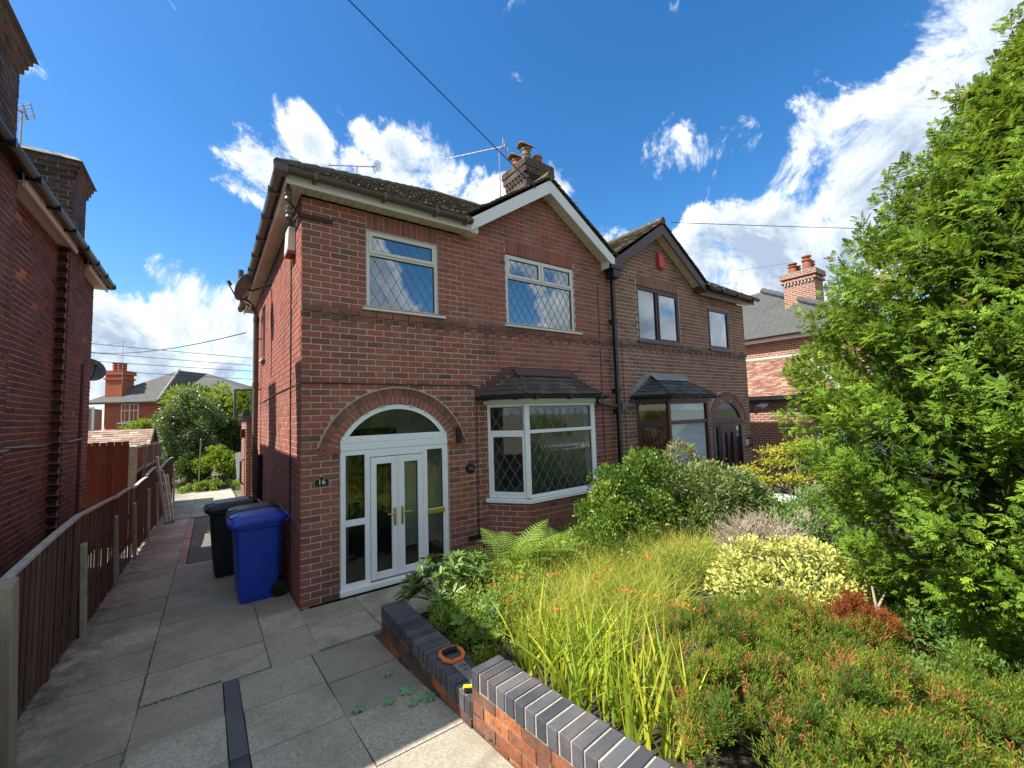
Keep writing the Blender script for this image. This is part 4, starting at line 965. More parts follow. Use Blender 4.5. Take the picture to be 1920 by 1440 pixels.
def alarm(label, c, along, out, w, h, d, mat, bot):
    a, o = Vector(along), Vector(out); t = thing('alarm_box', label, 'alarm box', c); c = Vector(c); z = Vector((0, 0, 1))
    m = MB(); P = [(-w, 0), (-w, d*1.0), (w, d*1.0), (w, 0)]
    m.hexa([c+a*x+o*y-z*h for x, y in P]+[c+a*x+o*(y*.85)+z*h for x, y in P]); m.build('cover', mat, t, bevel=.008)
    m = MB(); m.prism([c+a*(-w*.95)+o*.005-z*(h+.001), c+a*(w*.95)+o*.005-z*(h+.001), c+a*(w*.95)+o*d*.98-z*(h+.001), c+a*(-w*.95)+o*d*.98-z*(h+.001)], (0, 0, -.035)); m.build('base', bot, t)
alarm('white alarm box with a reddish base high on the side wall', (-.002, .56, 4.62), (0, 1, 0), (-1, 0, 0), .14, .16, .10, 'white_box', 'terracotta')
alarm('pink red alarm box in the gable above a brown window', (7.42, -.002, 5.60), (1, 0, 0), (0, -1, 0), .10, .15, .09, 'red_box', 'red_box')
def plaque_arch():
    t = thing('house_number_plaque', 'black shaped plaque with white 16 left of the white door', 'sign', (.235, 0, 1.45))
    def prof(w, h): return [(-w, -h), (w, -h), (w, h*.45), (w*.55, h*.62), (w*.25, h*1.05), (-w*.25, h*1.05), (-w*.55, h*.62), (-w, h*.45)]
    c = (.235, 1.452)
    MB().prism([(c[0]+x, -.001, c[1]+z) for x, z in prof(.085, .062)], (0, -.012, 0)).build('rim', 'plaque_grey', t); MB().prism([(c[0]+x, -.0135, c[1]+z) for x, z in prof(.077, .054)], (0, -.003, 0)).build('face', 'plaque_black', t)
    me = number_mesh('16', .092); me.materials.clear(); me.materials.append(MATS['plaque_white']); o = link('number', me, t); o.location = (c[0], -.0175, c[1]-.003); o.rotation_euler = (math.pi/2, 0, 0)
    t = thing('house_number_plaque', 'round dark plaque with a grey 16 right of the white door', 'sign', (2.335, 0, 1.40))
    m = MB(); m.lathe([(.078, 0), (.078, .008), (.06, .014), (.001, .016)], (2.335, -.001, 1.405), 24, axis=(0, -1, 0)); m.build('disc', 'plaque_black', t)
    me = number_mesh('16', .085); me.materials.clear(); me.materials.append(MATS['plaque_grey']); o = link('number', me, t); o.location = (2.335, -.018, 1.405); o.rotation_euler = (math.pi/2, 0, 0)
plaque_arch()
def wall_lamp():
    t = thing('wall_lamp', 'small white box and black lantern beside the brown arched door', 'lamp', (10.95, -.05, 1.3))
    MB().box(10.86, 10.94, -.05, -.001, 1.16, 1.32).build('junction_box', 'white_box', t); m = MB(); m.box(10.96, 11.05, -.12, -.001, 1.14, 1.18); m.box(10.965, 11.045, -.115, -.02, 1.33, 1.38); m.box(10.97, 10.98, -.11, -.10, 1.18, 1.33); m.box(11.03, 11.04, -.11, -.10, 1.18, 1.33); m.build('lantern', 'black_plastic', t)
    t = thing('floodlight', 'black floodlight on an arm at the corner of the brown brick house', 'lamp', (11.24, -.05, 2.15)); m = MB(); m.tube([(11.22, -.01, 2.10), (11.3, -.15, 2.0), (11.4, -.2, 2.12)], .02, 6); m.build('arm', 'black_plastic', t); m = MB(); m.bar((11.32, -.2, 2.17), (11.62, -.22, 2.24), .18, .07); m.build('lamp_head', 'lead_sheet', t)
wall_lamp()
# ------------------------------------------------------------------ aerials and wires
def aerial(label, base, top, boom_dir, blen, n, refl=True, group=None, back=.15):
    t = thing('television_aerial', label, 'aerial', base); b, p = Vector(base), Vector(top); d = Vector(boom_dir).normalized(); s = d.cross(Vector((0, 0, 1))).normalized()
    m = MB(); m.tube([b, p], .013, 6); m.build('mast', 'aerial', t)
    m = MB(); a0, a1 = p-d*blen*back, p+d*blen*(1-back); m.bar(a0, a1, .016, .016); m.build('boom', 'aerial', t)
    m = MB()
    for i in range(n): c = a0+(a1-a0)*((i+.6)/n); m.bar(c-s*.085, c+s*.085, .006, .006)
    m.build('element', 'aerial', t, 'stuff')
    if refl:
        m = MB(); up = s.cross(d).normalized()
        for k in (-2, -1, 1, 2): m.bar(a0+up*k*.045-s*.16-d*abs(k)*.0, a0+up*k*.045+s*.16, .010, .012)
        for k in (-1, 1): m.bar(a0+s*k*.155-up*.1, a0+s*k*.155+up*.1, .010, .010)
        m.bar(a0-s*.03-up*.1, a0-s*.03+up*.1, .02, .012); m.build('reflector', 'aerial', t)
    return t
aerial('aerial with a grid reflector on a short mast behind the tiled roof', (1.97, 4.6, 7.0), (1.97, 4.6, 8.42), (-.85, -.1, -.30), 1.25, 16, True, None, .42)
aerial('long bare aerial on a tall mast next to the chimney pots', (4.45, 2.0, 6.5), (4.45, 2.0, 8.36), (-.55, .75, .02), 1.5, 10, True, None, .10)
aerial('aerial strapped to the corner of the soot dark rear chimney', (-3.15, 3.05, 5.95), (-3.15, 3.05, 6.75), (-.55, -.6, -.25), .9, 8, True, None, .02)
aerial('thin aerial on the red brick chimney of the grey tiled house', (18.2, 1.4, 5.8), (18.2, 1.4, 8.0), (-.6, .75, -.05), 1.8, 8, False, None, .02)
aerial('small distant aerial above the grey tiled roof', (20.6, 4.6, 7.0), (20.6, 4.6, 8.45), (-.5, .8, .05), 1.6, 6, False, None, .02)
aerial('tiny dark aerial beside the pots of the orange brick house', (-5.9, 34.2, 5.0), (-5.9, 34.2, 8.1), (-.9, .1, -.3), 1.3, 6, False)
def wire(label, a, b, sag, r=.008, n=16):
    a, b = Vector(a), Vector(b); P = [a+(b-a)*(i/n)-Vector((0, 0, 4*sag*(i/n)*(1-i/n))) for i in range(n+1)]
    m = MB(); m.tube(P, r, 5); tag(m.build('overhead_wire', 'black_plastic'), label, 'wire')
wire('black overhead wire coming down to the white gable board', (3.62, -.26, 6.08), (-12.7, -2.96, 11.8), .05)
w0 = Vector((7.6, -.26, 6.45))
wire('thin black wire running from the brown gable over the conifer', w0, (45, -20, 8.3), .5)
wire('wire sagging from the rear corner of the white trimmed house', (-.15, 7.3, 4.55), (-9, 30, 7.4), .7, .014)
for i, (za, zb, lb) in enumerate(((7.9, 6.5, 'highest of the distant wires crossing behind the gap between houses'), (7.3, 6.0, 'second of the distant wires behind the gap, below the highest'), (6.7, 5.7, 'third of the distant wires behind the gap, above the lowest'), (6.2, 5.0, 'lowest of the distant wires crossing behind the gap between houses'))):
    wire(lb, (-14, 31, za), (14, 31, zb), .2, .018)
# ------------------------------------------------------------------ low garden wall
def garden_wall():
    W = thing('garden_wall', 'low red brick wall with blue brick coping, stepping up beside the drive', 'wall', (.57, -2.4, .1))
    a1 = math.atan2(.17, -1.6)
    segs = [((.46, -1.52), (0, -1), 1.70, .435, 22), ((.466, -3.224), (math.sin(.105), -math.cos(.105)), 2.2, .63, 27)]
    for si, ((ox, oy), (dx, dy), L, top, nc) in enumerate(segs):
        nx, ny = dy, -dx                       # towards the drive
        T = plane_T(ox, oy, dx, dy, nx, ny); ang = math.atan2(dy, dx)
        core = MB(); core.tbox(T, .006, L-.006, -.008, -.205, -.1, top-.112); c = core.build('wall_core', 'mortar_wall', W)
        r0 = -2
        for r in range(-1, 9):
            z1 = top-.112-.004-r*.0-(r)*.077 if r >= 0 else None
            if r < 0: continue
            z0 = z1-.067
            if z1 < gz(oy-L)-.1 and z1 < gz(oy)-.1: break
            x = -(.1125 if r % 2 else 0)
            while x < L:
                u0, u1 = max(x, 0)+.004, min(x+.225, L)-.004
                if u1-u0 > .03:
                    b = MB(); b.cur = min(1, max(0, R.gauss(.40 if si == 0 else .55, .26))); pr = R.uniform(-.003, .003); b.tbox(T, u0, u1, pr, -.09, z0, z1); b.build('brick', 'brick_wall', c)
                x += .225
            for f in (0,):
                b = MB(); b.cur = R.uniform(.1, .8)
                if r % 2 == 0: b.tbox(lambda u, d, z: T(-d, -u, z), .004, .205, .004, -.08, z0, z1); b.build('brick', 'brick_wall', c)
        w = L/nc
        for i in range(nc):
            b = MB(); b.cur = R.uniform(.1, .9); j = R.uniform(-.003, .003); g = .0055
            b.tbox(T, i*w+g, (i+1)*w-g, .006+j, -.219+j, top-.110+R.uniform(-.002, .002), top+R.uniform(-.003, .002)); b.build('coping_brick', 'brick_blue', W, bevel=.006)
        bed = MB(); bed.tbox(T, .004, L-.004, .000, -.212, top-.118, top-.007); bed.build('coping_mortar', 'mortar_wall' if si else 'cement', W)
garden_wall()
def tools():
    t = thing('hand_saw', 'hand saw with an orange and black handle lying on the coping', 'saw', (.58, -2.85, .437)); z = .4385
    h, d = Vector((.600, -2.70, z)), Vector((.24, -.97, 0)).normalized(); d = Vector((-.05, -1, 0)).normalized(); s = Vector((d.y, -d.x, 0))
    m = MB(); m.prism([h+d*.06+s*.055, h+d*.06-s*.045, h+d*.52-s*.012, h+d*.52+s*.028], (0, 0, .002)); m.build('blade', 'saw_blade', t)
    lg = MB(); c = h+d*.17-s*.002; pts = [c+Vector((.020*math.cos(q), .020*math.sin(q), .0032)) for q in np.linspace(0, 2*math.pi, 17)]
    for i in range(16): lg.bar(pts[i], pts[i+1], .003, .001)
    lg.bar(c-s*.03+Vector((0, 0, .0035)), c+s*.03+Vector((0, 0, .0035)), .003, .001); lg.bar(c+d*.05-s*.012+Vector((0, 0, .003)), c+d*.05+s*.012+Vector((0, 0, .003)), .012, .001); lg.build('blade_print', 'plaque_black', t)
    m = MB(); ring = [h+d*x+s*y+Vector((0, 0, .013)) for x, y in ((.10, .05), (.05, .085), (-.02, .088), (-.06, .07), (-.07, .03), (-.07, -.03), (-.055, -.06), (.0, -.075), (.06, -.062), (.10, -.03), (.10, .05))]
    for i in range(len(ring)-1): m.bar(ring[i]+(ring[i]-ring[i+1])*.12, ring[i+1]+(ring[i+1]-ring[i])*.12, .028, .020+.0006*(i % 3))
    m.build('handle', 'orange_plastic', t, bevel=.004)
    m = MB(); m.tube([h-d*.035+s*.062+Vector((0, 0, .018)), h-d*.045-s*.0+Vector((0, 0, .020)), h-d*.03-s*.05+Vector((0, 0, .018))], .019, 8); m.build('grip', 'rubber', t)
    t = thing('utility_knife', 'yellow plastic knife lying against the step of the coping', 'knife', (.50, -3.15, .437))
    m = MB(); m.bar((.470, -3.10, .452), (.60, -3.18, .452), .032, .022); m.build('body', 'yellow_plastic', t, bevel=.006); m = MB(); m.bar((.462, -3.125, .451), (.545, -3.185, .451), .016, .018); m.build('slider', 'black_plastic', t)
tools()
def maple_leaf(i, x, y, s, rz, label):
    pts = []
    for k in range(30):
        a = 2*math.pi*k/30; lob = .62+.38*abs(math.cos(2.5*a))**.8-(.12 if k % 2 else 0); pts.append((s*lob*math.cos(a), s*lob*math.sin(a)))
    m = MB(); m.cur = R.random(); n = len(pts); z = [gz(y)+.006+R.uniform(0, .018) for _ in pts]
    m.add([(x, y, gz(y)+.022)]+[(x+p*math.cos(rz)-q*math.sin(rz), y+p*math.sin(rz)+q*math.cos(rz), zz) for (p, q), zz in zip(pts, z)], [(0, k+1, (k+1) % n+1) for k in range(n)])
    t = m.build('fallen_leaf', 'lf_fallen'); tag(t, label, 'leaf')
for i, (x, y, s, rz, lb) in enumerate(((-.02, -2.47, .05, .3, 'smallest pale green leaf lying alone on the paving, away from the wall'), (.17, -2.53, .060, 1.1, 'pale green leaf on the paving between two other fallen leaves'), (.33, -2.50, .072, 2.2, 'broad pale green leaf on the paving close to the low wall'), (.40, -2.70, .070, .1, 'large pale green leaf lying nearest the foot of the low wall'), (.29, -2.69, .045, 2.6, 'little pale green leaf touching a larger leaf on the paving'), (.30, -2.13, .042, .9, 'single pale green leaf halfway along the foot of the low wall'))): maple_leaf(i, x, y, s, rz, lb)
# ------------------------------------------------------------------ fences along the path
SLATM = {}
def fence_panel(label, x, y0, y1, top0, top1, mat='slat_wood', cap=True, bow=.0, lean=0.0, sw=.088):
    t = thing('slatted_fence', label, 'fence', (x, (y0+y1)/2, gz((y0+y1)/2)), 'slatted fence panels along the path'); n = int(abs(y1-y0)/(sw*.83)); w = (y1-y0)/n
    for i in range(n):
        ya = y0+i*w; f = (i+.5)/n; zt = top0+(top1-top0)*f+bow*4*f*(1-f); zb = gz(ya)+R.uniform(.0, .06); tilt = R.uniform(-.012, .012)+lean
        m = MB(); m.cur = R.random()*.9; dx = .008*(i % 2)+R.uniform(-.004, .004); ww = sw*R.uniform(.80, 1.0); th = .009; zt -= R.uniform(.01, .03)
        m.hexa([(x+dx, ya, zb), (x+dx+th, ya, zb), (x+dx+th*.6, ya+ww, zb), (x+dx, ya+ww, zb), (x+dx, ya+tilt, zt), (x+dx+th, ya+tilt, zt), (x+dx+th*.6, ya+ww+tilt, zt), (x+dx, ya+ww+tilt, zt)]); m.build('slat', mat, t)
    if cap:
        k = 8; m = MB(); Z = lambda f: top0+(top1-top0)*f+bow*4*f*(1-f)
        for i in range(k):
            f0, f1 = i/k, (i+1)/k; m.bar((x+.002, y0+(y1-y0)*f0, Z(f0)-.008), (x+.002, y0+(y1-y0)*f1, Z(f1)-.008), .055, .024)
        m.build('cap_rail', 'cap_rail', t)
    for zr in (.35, .80):
        m = MB(); m.bar((x-.03, y0, gz(y0)+zr), (x-.03, y1, gz(y1)+zr), .03, .06); m.build('rail', mat, t)
def post(label, x, y, h, w=.09, mat='concrete_post', group=None, lean=0.0):
    m = MB(); z0 = gz(y)-.05; hw = w/2
    m.hexa([(x-hw, y-hw, z0), (x+hw, y-hw, z0), (x+hw, y+hw, z0), (x-hw, y+hw, z0), (x-hw+lean, y-hw, z0+h), (x+hw+lean, y-hw, z0+h), (x+hw+lean, y+hw, z0+h+.03), (x-hw+lean, y+hw, z0+h+.03)])
    o = m.build('fence_post', mat, None, bevel=.008); tag(o, label, 'post', group); return o
fence_panel('lower slatted fence panel behind the broad weathered post', -2.02, -3.4, -1.68, 1.02, 1.10)
fence_panel('broad slatted fence panel with light gaps beside the broad weathered post', -2.03, -1.50, .92, 1.16, 1.27, bow=.02, lean=.03)
fence_panel('slatted fence panel between the first two slim concrete posts', -2.02, .94, 2.98, 1.27, 1.17)
fence_panel('slatted fence panel facing the dark wheelie bin', -2.03, 3.02, 4.9, 1.14, 1.08, bow=.02)
fence_panel('slatted fence panel below the red brown upright boards', -2.02, 4.92, 7.0, 1.06, 1.05, bow=.02)
fence_panel('slatted fence panel that the aluminium ladder leans on', -2.03, 7.02, 9.1, 1.08, 1.09, bow=.03)
fence_panel('last but one slatted fence panel beyond the ladder', -2.02, 9.12, 11.2, .96, .98)
fence_panel('farthest slatted fence panel with a lifted pale cap', -2.02, 11.22, 15.5, .98, .92, bow=.05)
post('broad weathered timber post at the near end of the slatted fence', -1.90, -1.58, 1.22, .115, 'post_wood', None, -.03)
for y, h, lb in ((.92, 1.02, 'slim leaning concrete post nearest the broad weathered post'), (2.96, 1.06, 'second slim concrete post along the slatted fence'), (4.86, 1.06, 'third slim concrete post along the slatted fence'), (6.98, 1.16, 'fourth slim concrete post, just before the ladder'), (9.1, 1.15, 'slim concrete post standing right behind the ladder'), (11.2, 1.1, 'slim post beyond the ladder on the slatted fence'), (15.5, 1.25, 'farthest slim post at the end of the slatted fence')):
    post(lb, -1.965, y, h, .055, 'concrete_post', 'slim posts along the slatted fence', R.uniform(-.04, .03))
def tall_fence():
    t = thing('timber_gate', 'tall red brown gate of upright boards against the dark brick house', 'gate', (-2.65, 7.0, -.35)); x = -3.05; i = 0
    while x < -2.36:
        m = MB(); m.cur = R.random()*.5; w = R.uniform(.105, .125); m.box(x, x+w-.004, 6.985+.01*(i % 2), 7.0+.01*(i % 2), -.4, 1.86+R.uniform(-.01, .01)); m.build('board', 'red_wood', t); x += w+(.006 if i % 2 else .0); i += 1
    for z in (.1, 1.4): MB().box(-3.05, -2.36, 7.012, 7.05, z, z+.08).build('rail', 'red_wood', t)
    post('tall square concrete post beside the red brown gate', -2.27, 7.05, 2.14, .13, 'concrete_post')
    for k in range(4):
        y0 = 7.2+k*1.75; t = thing('boarded_fence', ('red brown framed fence bay touching the square concrete post', 'second red brown framed fence bay from the square concrete post', 'third red brown framed fence bay from the square concrete post', 'last red brown framed fence bay, next to the garden shed')[k], 'fence', (-2.25, y0+.85, gz(y0)), 'framed red brown panels above the slatted fence')
        n = 9
        for i in range(n):
            m = MB(); m.cur = R.random()*.5; m.box(-2.30, -2.285, y0+i*1.7/n, y0+(i+1)*1.7/n-.01, gz(y0)+.1, 1.66-.03*k); m.build('board', 'red_wood', t)
        f = MB(); f.box(-2.285, -2.22, y0-.03, y0+.05, gz(y0), 1.76-.03*k); f.box(-2.284, -2.23, y0+.05, y0+1.72, 1.66-.03*k, 1.72-.03*k); f.box(-2.284, -2.24, y0+.05, y0+1.72, 1.10-.03*k, 1.15-.03*k); f.build('frame', 'post_wood', t)
tall_fence()
def ladder():
    t = thing('folding_ladder', 'folded aluminium ladder leaning on the slatted fence', 'ladder', (-1.8, 9.6, gz(9.6))); a, b = Vector((-1.80, 9.25, gz(9.3))), Vector((-1.99, 8.75, 1.38)); d = (b-a).normalized(); s = Vector((.12, .06, 0)); s2 = Vector((.10, -.10, 0))
    for k, (o, l) in enumerate(((Vector((0, 0, 0)), 1.0), (Vector((.085, .05, 0)), .74), (Vector((.14, .16, 0)), .72))):
        m = MB(); m.bar(a+o, a+o+(b-a)*l, .055, .03); m.build('rail', 'aluminium', t)
    for f in (.12, .28, .44, .60):
        m = MB(); p = a+(b-a)*f; m.bar(p, p+Vector((.085, .05, 0)), .03, .03); m.bar(p+Vector((.085, .05, 0)), p+Vector((.14, .16, 0)), .03, .03); m.build('rung', 'aluminium', t)
    m = MB(); p = a+(b-a)*.74; m.tube([p+Vector((.085, .05, 0)), p+Vector((.06, .04, .1)), p+(b-a)*.06], .02, 6); m.build('hinge', 'aluminium', t)
    for o in (Vector((0, 0, 0)), Vector((.085, .05, 0)), Vector((.14, .16, 0))): MB().box(a.x+o.x-.032, a.x+o.x+.032, a.y+o.y-.022, a.y+o.y+.022, a.z-.004, a.z+.05).build('foot', 'rubber', t)
ladder()
# ------------------------------------------------------------------ wheelie bins
def bin_(label, x, y, rz, body, lidm, s=1.0, h=.98, handles=True):
    z = gz(y); t = thing('wheelie_bin', label, 'wheelie bin', (x, y, z), 'wheelie bins against the side wall'); M = Matrix.Translation((x, y, z)) @ Matrix.Rotation(rz, 4, 'Z')
    def P(a, b, c): return M @ Vector((a*s, b*s, c))
    # body: front is -x; wheels at the +x (wall) side
    m = MB(); rings = []
    prof = [(-.20, .22, .19, .0), (-.215, .225, .20, .06), (-.24, .235, .215, .40), (-.27, .245, .235, h-.12), (-.30, .27, .25, h-.10), (-.30, .27, .25, h-.05)]
    V = []; n = 20
    for x0, x1, hy, zz in prof:
        for k in range(n):
            a = 2*math.pi*k/n; ca, sa = math.cos(a), math.sin(a); ex = .28
            px = (abs(ca)**ex)*(1 if ca > 0 else -1); py = (abs(sa)**ex)*(1 if sa > 0 else -1)
            V.append(P((x0+x1)/2+px*(x1-x0)/2, py*hy, zz))
    fs = [(i*n+k, i*n+(k+1) % n, (i+1)*n+(k+1) % n, (i+1)*n+k) for i in range(len(prof)-1) for k in range(n)]+[tuple(range(n))[::-1]]
    m.add(V, fs); m.build('body', body, t, smooth=False, bevel=.01)
    m = MB()
    for q in (-.205, .205):   # a rib on each side
        m.hexa([P(-.10, q*1.02, .06), P(-.08, q*1.02, .06), P(-.08, q*.9, .06), P(-.10, q*.9, .06), P(-.11, q*1.17, h-.14), P(-.09, q*1.17, h-.14), P(-.09, q, h-.14), P(-.11, q, h-.14)])
    m.build('rib', body, t)
    # lid
    m = MB(); V = []
    lp = [(-.335, .30, .268, h-.06), (-.335, .30, .268, h-.015), (-.30, .26, .23, h+.035), (-.22, .20, .17, h+.06)]
    for x0, x1, hy, zz in lp:
        for k in range(n):
            a = 2*math.pi*k/n; ca, sa = math.cos(a), math.sin(a); ex = .25
            px = (abs(ca)**ex)*(1 if ca > 0 else -1); py = (abs(sa)**ex)*(1 if sa > 0 else -1); cx = (x0+x1)/2+px*(x1-x0)/2
            V.append(P(cx, py*hy, zz+.10*(cx)*.35))
    m.add(V, [(i*n+k, i*n+(k+1) % n, (i+1)*n+(k+1) % n, (i+1)*n+k) for i in range(3) for k in range(n)]+[tuple(range(n))[::-1], tuple(3*n+k for k in range(n))]); m.build('lid', lidm, t, bevel=.008)
    m = MB(); m.hexa([P(-.31, -.10, h+.008), P(-.21, -.10, h+.045), P(-.21, .10, h+.045), P(-.31, .10, h+.008), P(-.31, -.10, h+.04), P(-.22, -.10, h+.06), P(-.22, .10, h+.06), P(-.31, .10, h+.04)]); m.build('lid_grip', lidm, t, bevel=.006)
    m = MB(); m.tube([P(.29, -.22, h-.06), P(.35, -.22, h-.03), P(.35, .22, h-.03), P(.29, .22, h-.06)], .016, 8); m.build('handle', body if body != 'grey_bin' else 'black_lid', t)
    for q in (-.22, .22):
        w = MB(); c = P(.22, q, .10); ax = (P(0, 1, 0)-P(0, 0, 0)).normalized(); w.lathe([(.02, -.03), (.095, -.03), (.10, -.02), (.10, .02), (.095, .03), (.02, .03)], c, 22, axis=ax); wo = w.build('wheel', 'rubber', t)
        hcap = MB(); hcap.lathe([(.055, -.034), (.06, -.03), (.06, .03), (.055, .034)], c, 14, axis=ax); hcap.build('hub', 'black_lid', wo)
        for k in range(5):
            a = 2*math.pi*k/5; v = Vector((math.cos(a), 0, math.sin(a))); v = (M.to_3x3() @ v); sp = MB(); sp.bar(c+ax*(.036 if q > 0 else -.036)+v*.01, c+ax*(.036 if q > 0 else -.036)+v*.055, .012, .006, ax); sp.build('spoke', 'rubber', wo)
    m = MB(); m.tube([P(.22, -.2, .10), P(.22, .2, .10)], .012, 6); m.build('axle', 'dark_metal', t)
bin_('bright blue wheelie bin by the front corner of the house', -.36, .90, .06, 'blue_bin', 'blue_bin', 1.0, 1.02)
bin_('wheelie bin with a grey black lid tucked behind the blue bin', -.36, 1.46, -.02, 'grey_bin', 'black_lid', 1.0, 1.04)
bin_('dark grey green wheelie bin farthest from the front corner', -.58, 2.45, .05, 'grey_bin', 'black_lid', 1.08, 1.06)
# ------------------------------------------------------------------ behind
def outbuilding():
    t = thing('outbuilding', 'small orange brick outbuilding at the rear of the side path', 'outbuilding', (1.0, 9.3, -.5))
    MB().box(-.05, 2.5, 8.3, 10.4, -.6, 2.30).build('wall', 'out_brick', t); MB().box(-.14, 2.6, 8.2, 10.5, 2.30, 2.46).build('roof', 'brown_gutter', t)
    m = MB()
    for y in (8.9, 9.3): m.tube([(-.05, y, .4), (-.13, y, .45), (-.13, y, 1.05), (-.05, y, 1.12)], .018, 6)
    m.build('grab_rail', 'black_plastic', t); MB().box(-.065, -.05, 8.6, 8.66, -.4, 1.8).build('door_frame', 'brown_upvc', t)
    MB().box(-.16, -.05, 8.55, 8.75, 1.75, 2.0).build('lamp', 'brown_upvc', t)
    o = thing('window_sash', 'grey casement sash standing open behind the soil pipe', 'window', (-.12, 7.6, 2.6)); m = MB(); frame4(m, plane_T(.02, 7.1, -1, .25, .2, -1), .0, .42, 2.3, 3.05, .05, 0, .03); m.build('sash_frame', 'grey_plastic', o); MB().tbox(plane_T(.02, 7.1, -1, .25, .2, -1), .05, .37, .01, .015, 2.35, 3.0).build('pane', 'glass', o)
outbuilding()
def shed():
    t = thing('garden_shed', 'garden shed with a pinkish shingle roof behind the red brown gate', 'shed', (-3.1, 11.2, -.6)); x0, x1, y0, y1 = -3.9, -2.35, 10.3, 12.2; ze, zr = 1.70, 2.06; yr = (y0+y1)/2
    m = MB(); m.prism([(x1, y0+.1, -.7), (x1, y1-.1, -.7), (x1, y1-.1, ze), (x1, yr, zr), (x1, y0+.1, ze)], (x0-x1+.2, 0, 0)); m.build('wall', 'shed_wood', t)
    dk = MB(); dk.add([(x0, y0-.1, ze-.05), (x1+.1, y0-.1, ze-.05), (x1+.1, yr, zr+.02), (x0, yr, zr+.02), (x0, y1+.1, ze-.05), (x1+.1, y1+.1, ze-.05)], [(0, 1, 2, 3), (3, 2, 5, 4)]); r = dk.build('roof', 'shed_tile', t)
    tl = MB(); tiles(tl, (x0, y0-.1, ze-.05), (1, 0, 0), (0, yr-y0+.1, zr-ze+.07), x1+.1-x0, math.hypot(yr-y0+.1, zr-ze+.07), lambda s: (0, x1+.1-x0), .22, .16, .012, .005); tl.build('shingles', 'shed_tile', t, 'stuff')
    b = MB(); b.bar((x1+.11, y0-.1, ze-.03), (x1+.11, yr, zr+.03), .02, .12); b.bar((x1+.11, y1+.1, ze-.03), (x1+.11, yr, zr+.03), .02, .12); b.build('barge_board', 'timber_black', t)
shed()
def far_house():
    t = thing('distant_house', 'orange red brick house with a grey hipped roof and a white window', 'house', (-4.0, 34, -1)); Y, g = 34.0, -1.2; t.rotation_euler = (0, 0, -.5)
    MB().box(-7.3, -3.9, Y, Y+8, g, 3.95).build('wall', 'far_brick', t); MB().box(-3.9, 3.0, Y+.6, Y+8, g, 3.95).build('side_wall', 'far_brick', t)
    r = MB(); r.add([(-8.6, Y-.35, 3.85), (-3.7, Y-.35, 3.85), (3.4, Y+.3, 3.85), (3.4, Y+8.3, 3.85), (-8.6, Y+8.3, 3.85), (-4.0, Y+2.4, 6.35), (-3.4, Y+5, 6.35)], [(0, 1, 5), (1, 2, 6, 5), (2, 3, 6), (3, 4, 5, 6), (4, 0, 5), (0, 4, 3, 2, 1)]); r.build('roof', 'far_tile', t)
    h = MB(); h.tube([(-3.72, Y-.34, 3.92), (-4.0, Y+2.4, 6.4)], .10, 6); h.build('hip_tile', 'cement', t); MB().box(-8.6, -3.7, Y-.38, Y-.28, 3.72, 3.86).build('gutter', 'timber_black', t); m = MB(); m.bar((-3.7, Y-.34, 3.79), (3.4, Y+.28, 3.79), .1, .14); m.build('gutter', 'timber_black', t)
    T = plane_T(0, Y, 1, 0, 0, -1)
    window(t, T, -6.3, -5.15, 2.42, 3.72, [(-5.78, -5.70, 2.47, 3.67), (-6.25, -5.2, 3.22, 3.28), (-6.06, -6.02, 2.47, 3.67), (-5.48, -5.44, 2.47, 3.67)], [(-6.25, -5.2, 2.47, 3.67, False)], 'upvc_old', 'glass', .02, None, .07, sill=(-6.45, -5.05, .12, 2.30, 2.40), sillmat='stone_sill')
    w2 = plane_T(0, Y+.6, 1, 0, 0, -1); window(t, w2, -3.3, -2.3, 2.9, 3.7, [], [(-3.25, -2.35, 2.95, 3.65, False)], 'upvc_old', 'glass', .02)
    c = MB(); c.box(-7.45, -6.35, Y+.1, Y+1.2, 2, 5.85); c.box(-7.53, -6.27, Y+.02, Y+1.28, 5.5, 5.62); c.box(-7.55, -6.25, Y, Y+1.3, 5.85, 6.15); co = c.build('chimney', 'far_brick', t)
    for k, (x, y) in enumerate(((-7.05, Y+.4), (-6.75, Y+.4), (-7.05, Y+.8), (-6.75, Y+.8))):
        m = MB(); m.lathe([(.16, 0), (.14, .2), (.17, .25), (.14, .32), (.17, .42), (.14, .5), (.18, .6), (.15, .62)], (x, y, 6.15), 10); m.build('chimney_pot', 'terracotta', co)
    t2 = thing('rendered_extension', 'pink rendered lean-to with white uprights beside the dark brick house', 'extension', (-7.4, 31, -1)); MB().box(-9.0, -6.75, 31, 33.5, -1.2, 3.3).build('wall', 'render_pink', t2)
    m = MB(); m.box(-6.83, -6.72, 30.86, 30.98, -1.0, 3.4); m.build('white_upright', 'white_paint', t2); MB().box(-7.6, -7.5, 30.86, 30.98, -1, 3.4).build('white_upright', 'white_paint', t2); MB().box(-7.6, -6.72, 30.85, 30.97, 3.3, 3.4).build('white_rail', 'white_paint', t2)
far_house()
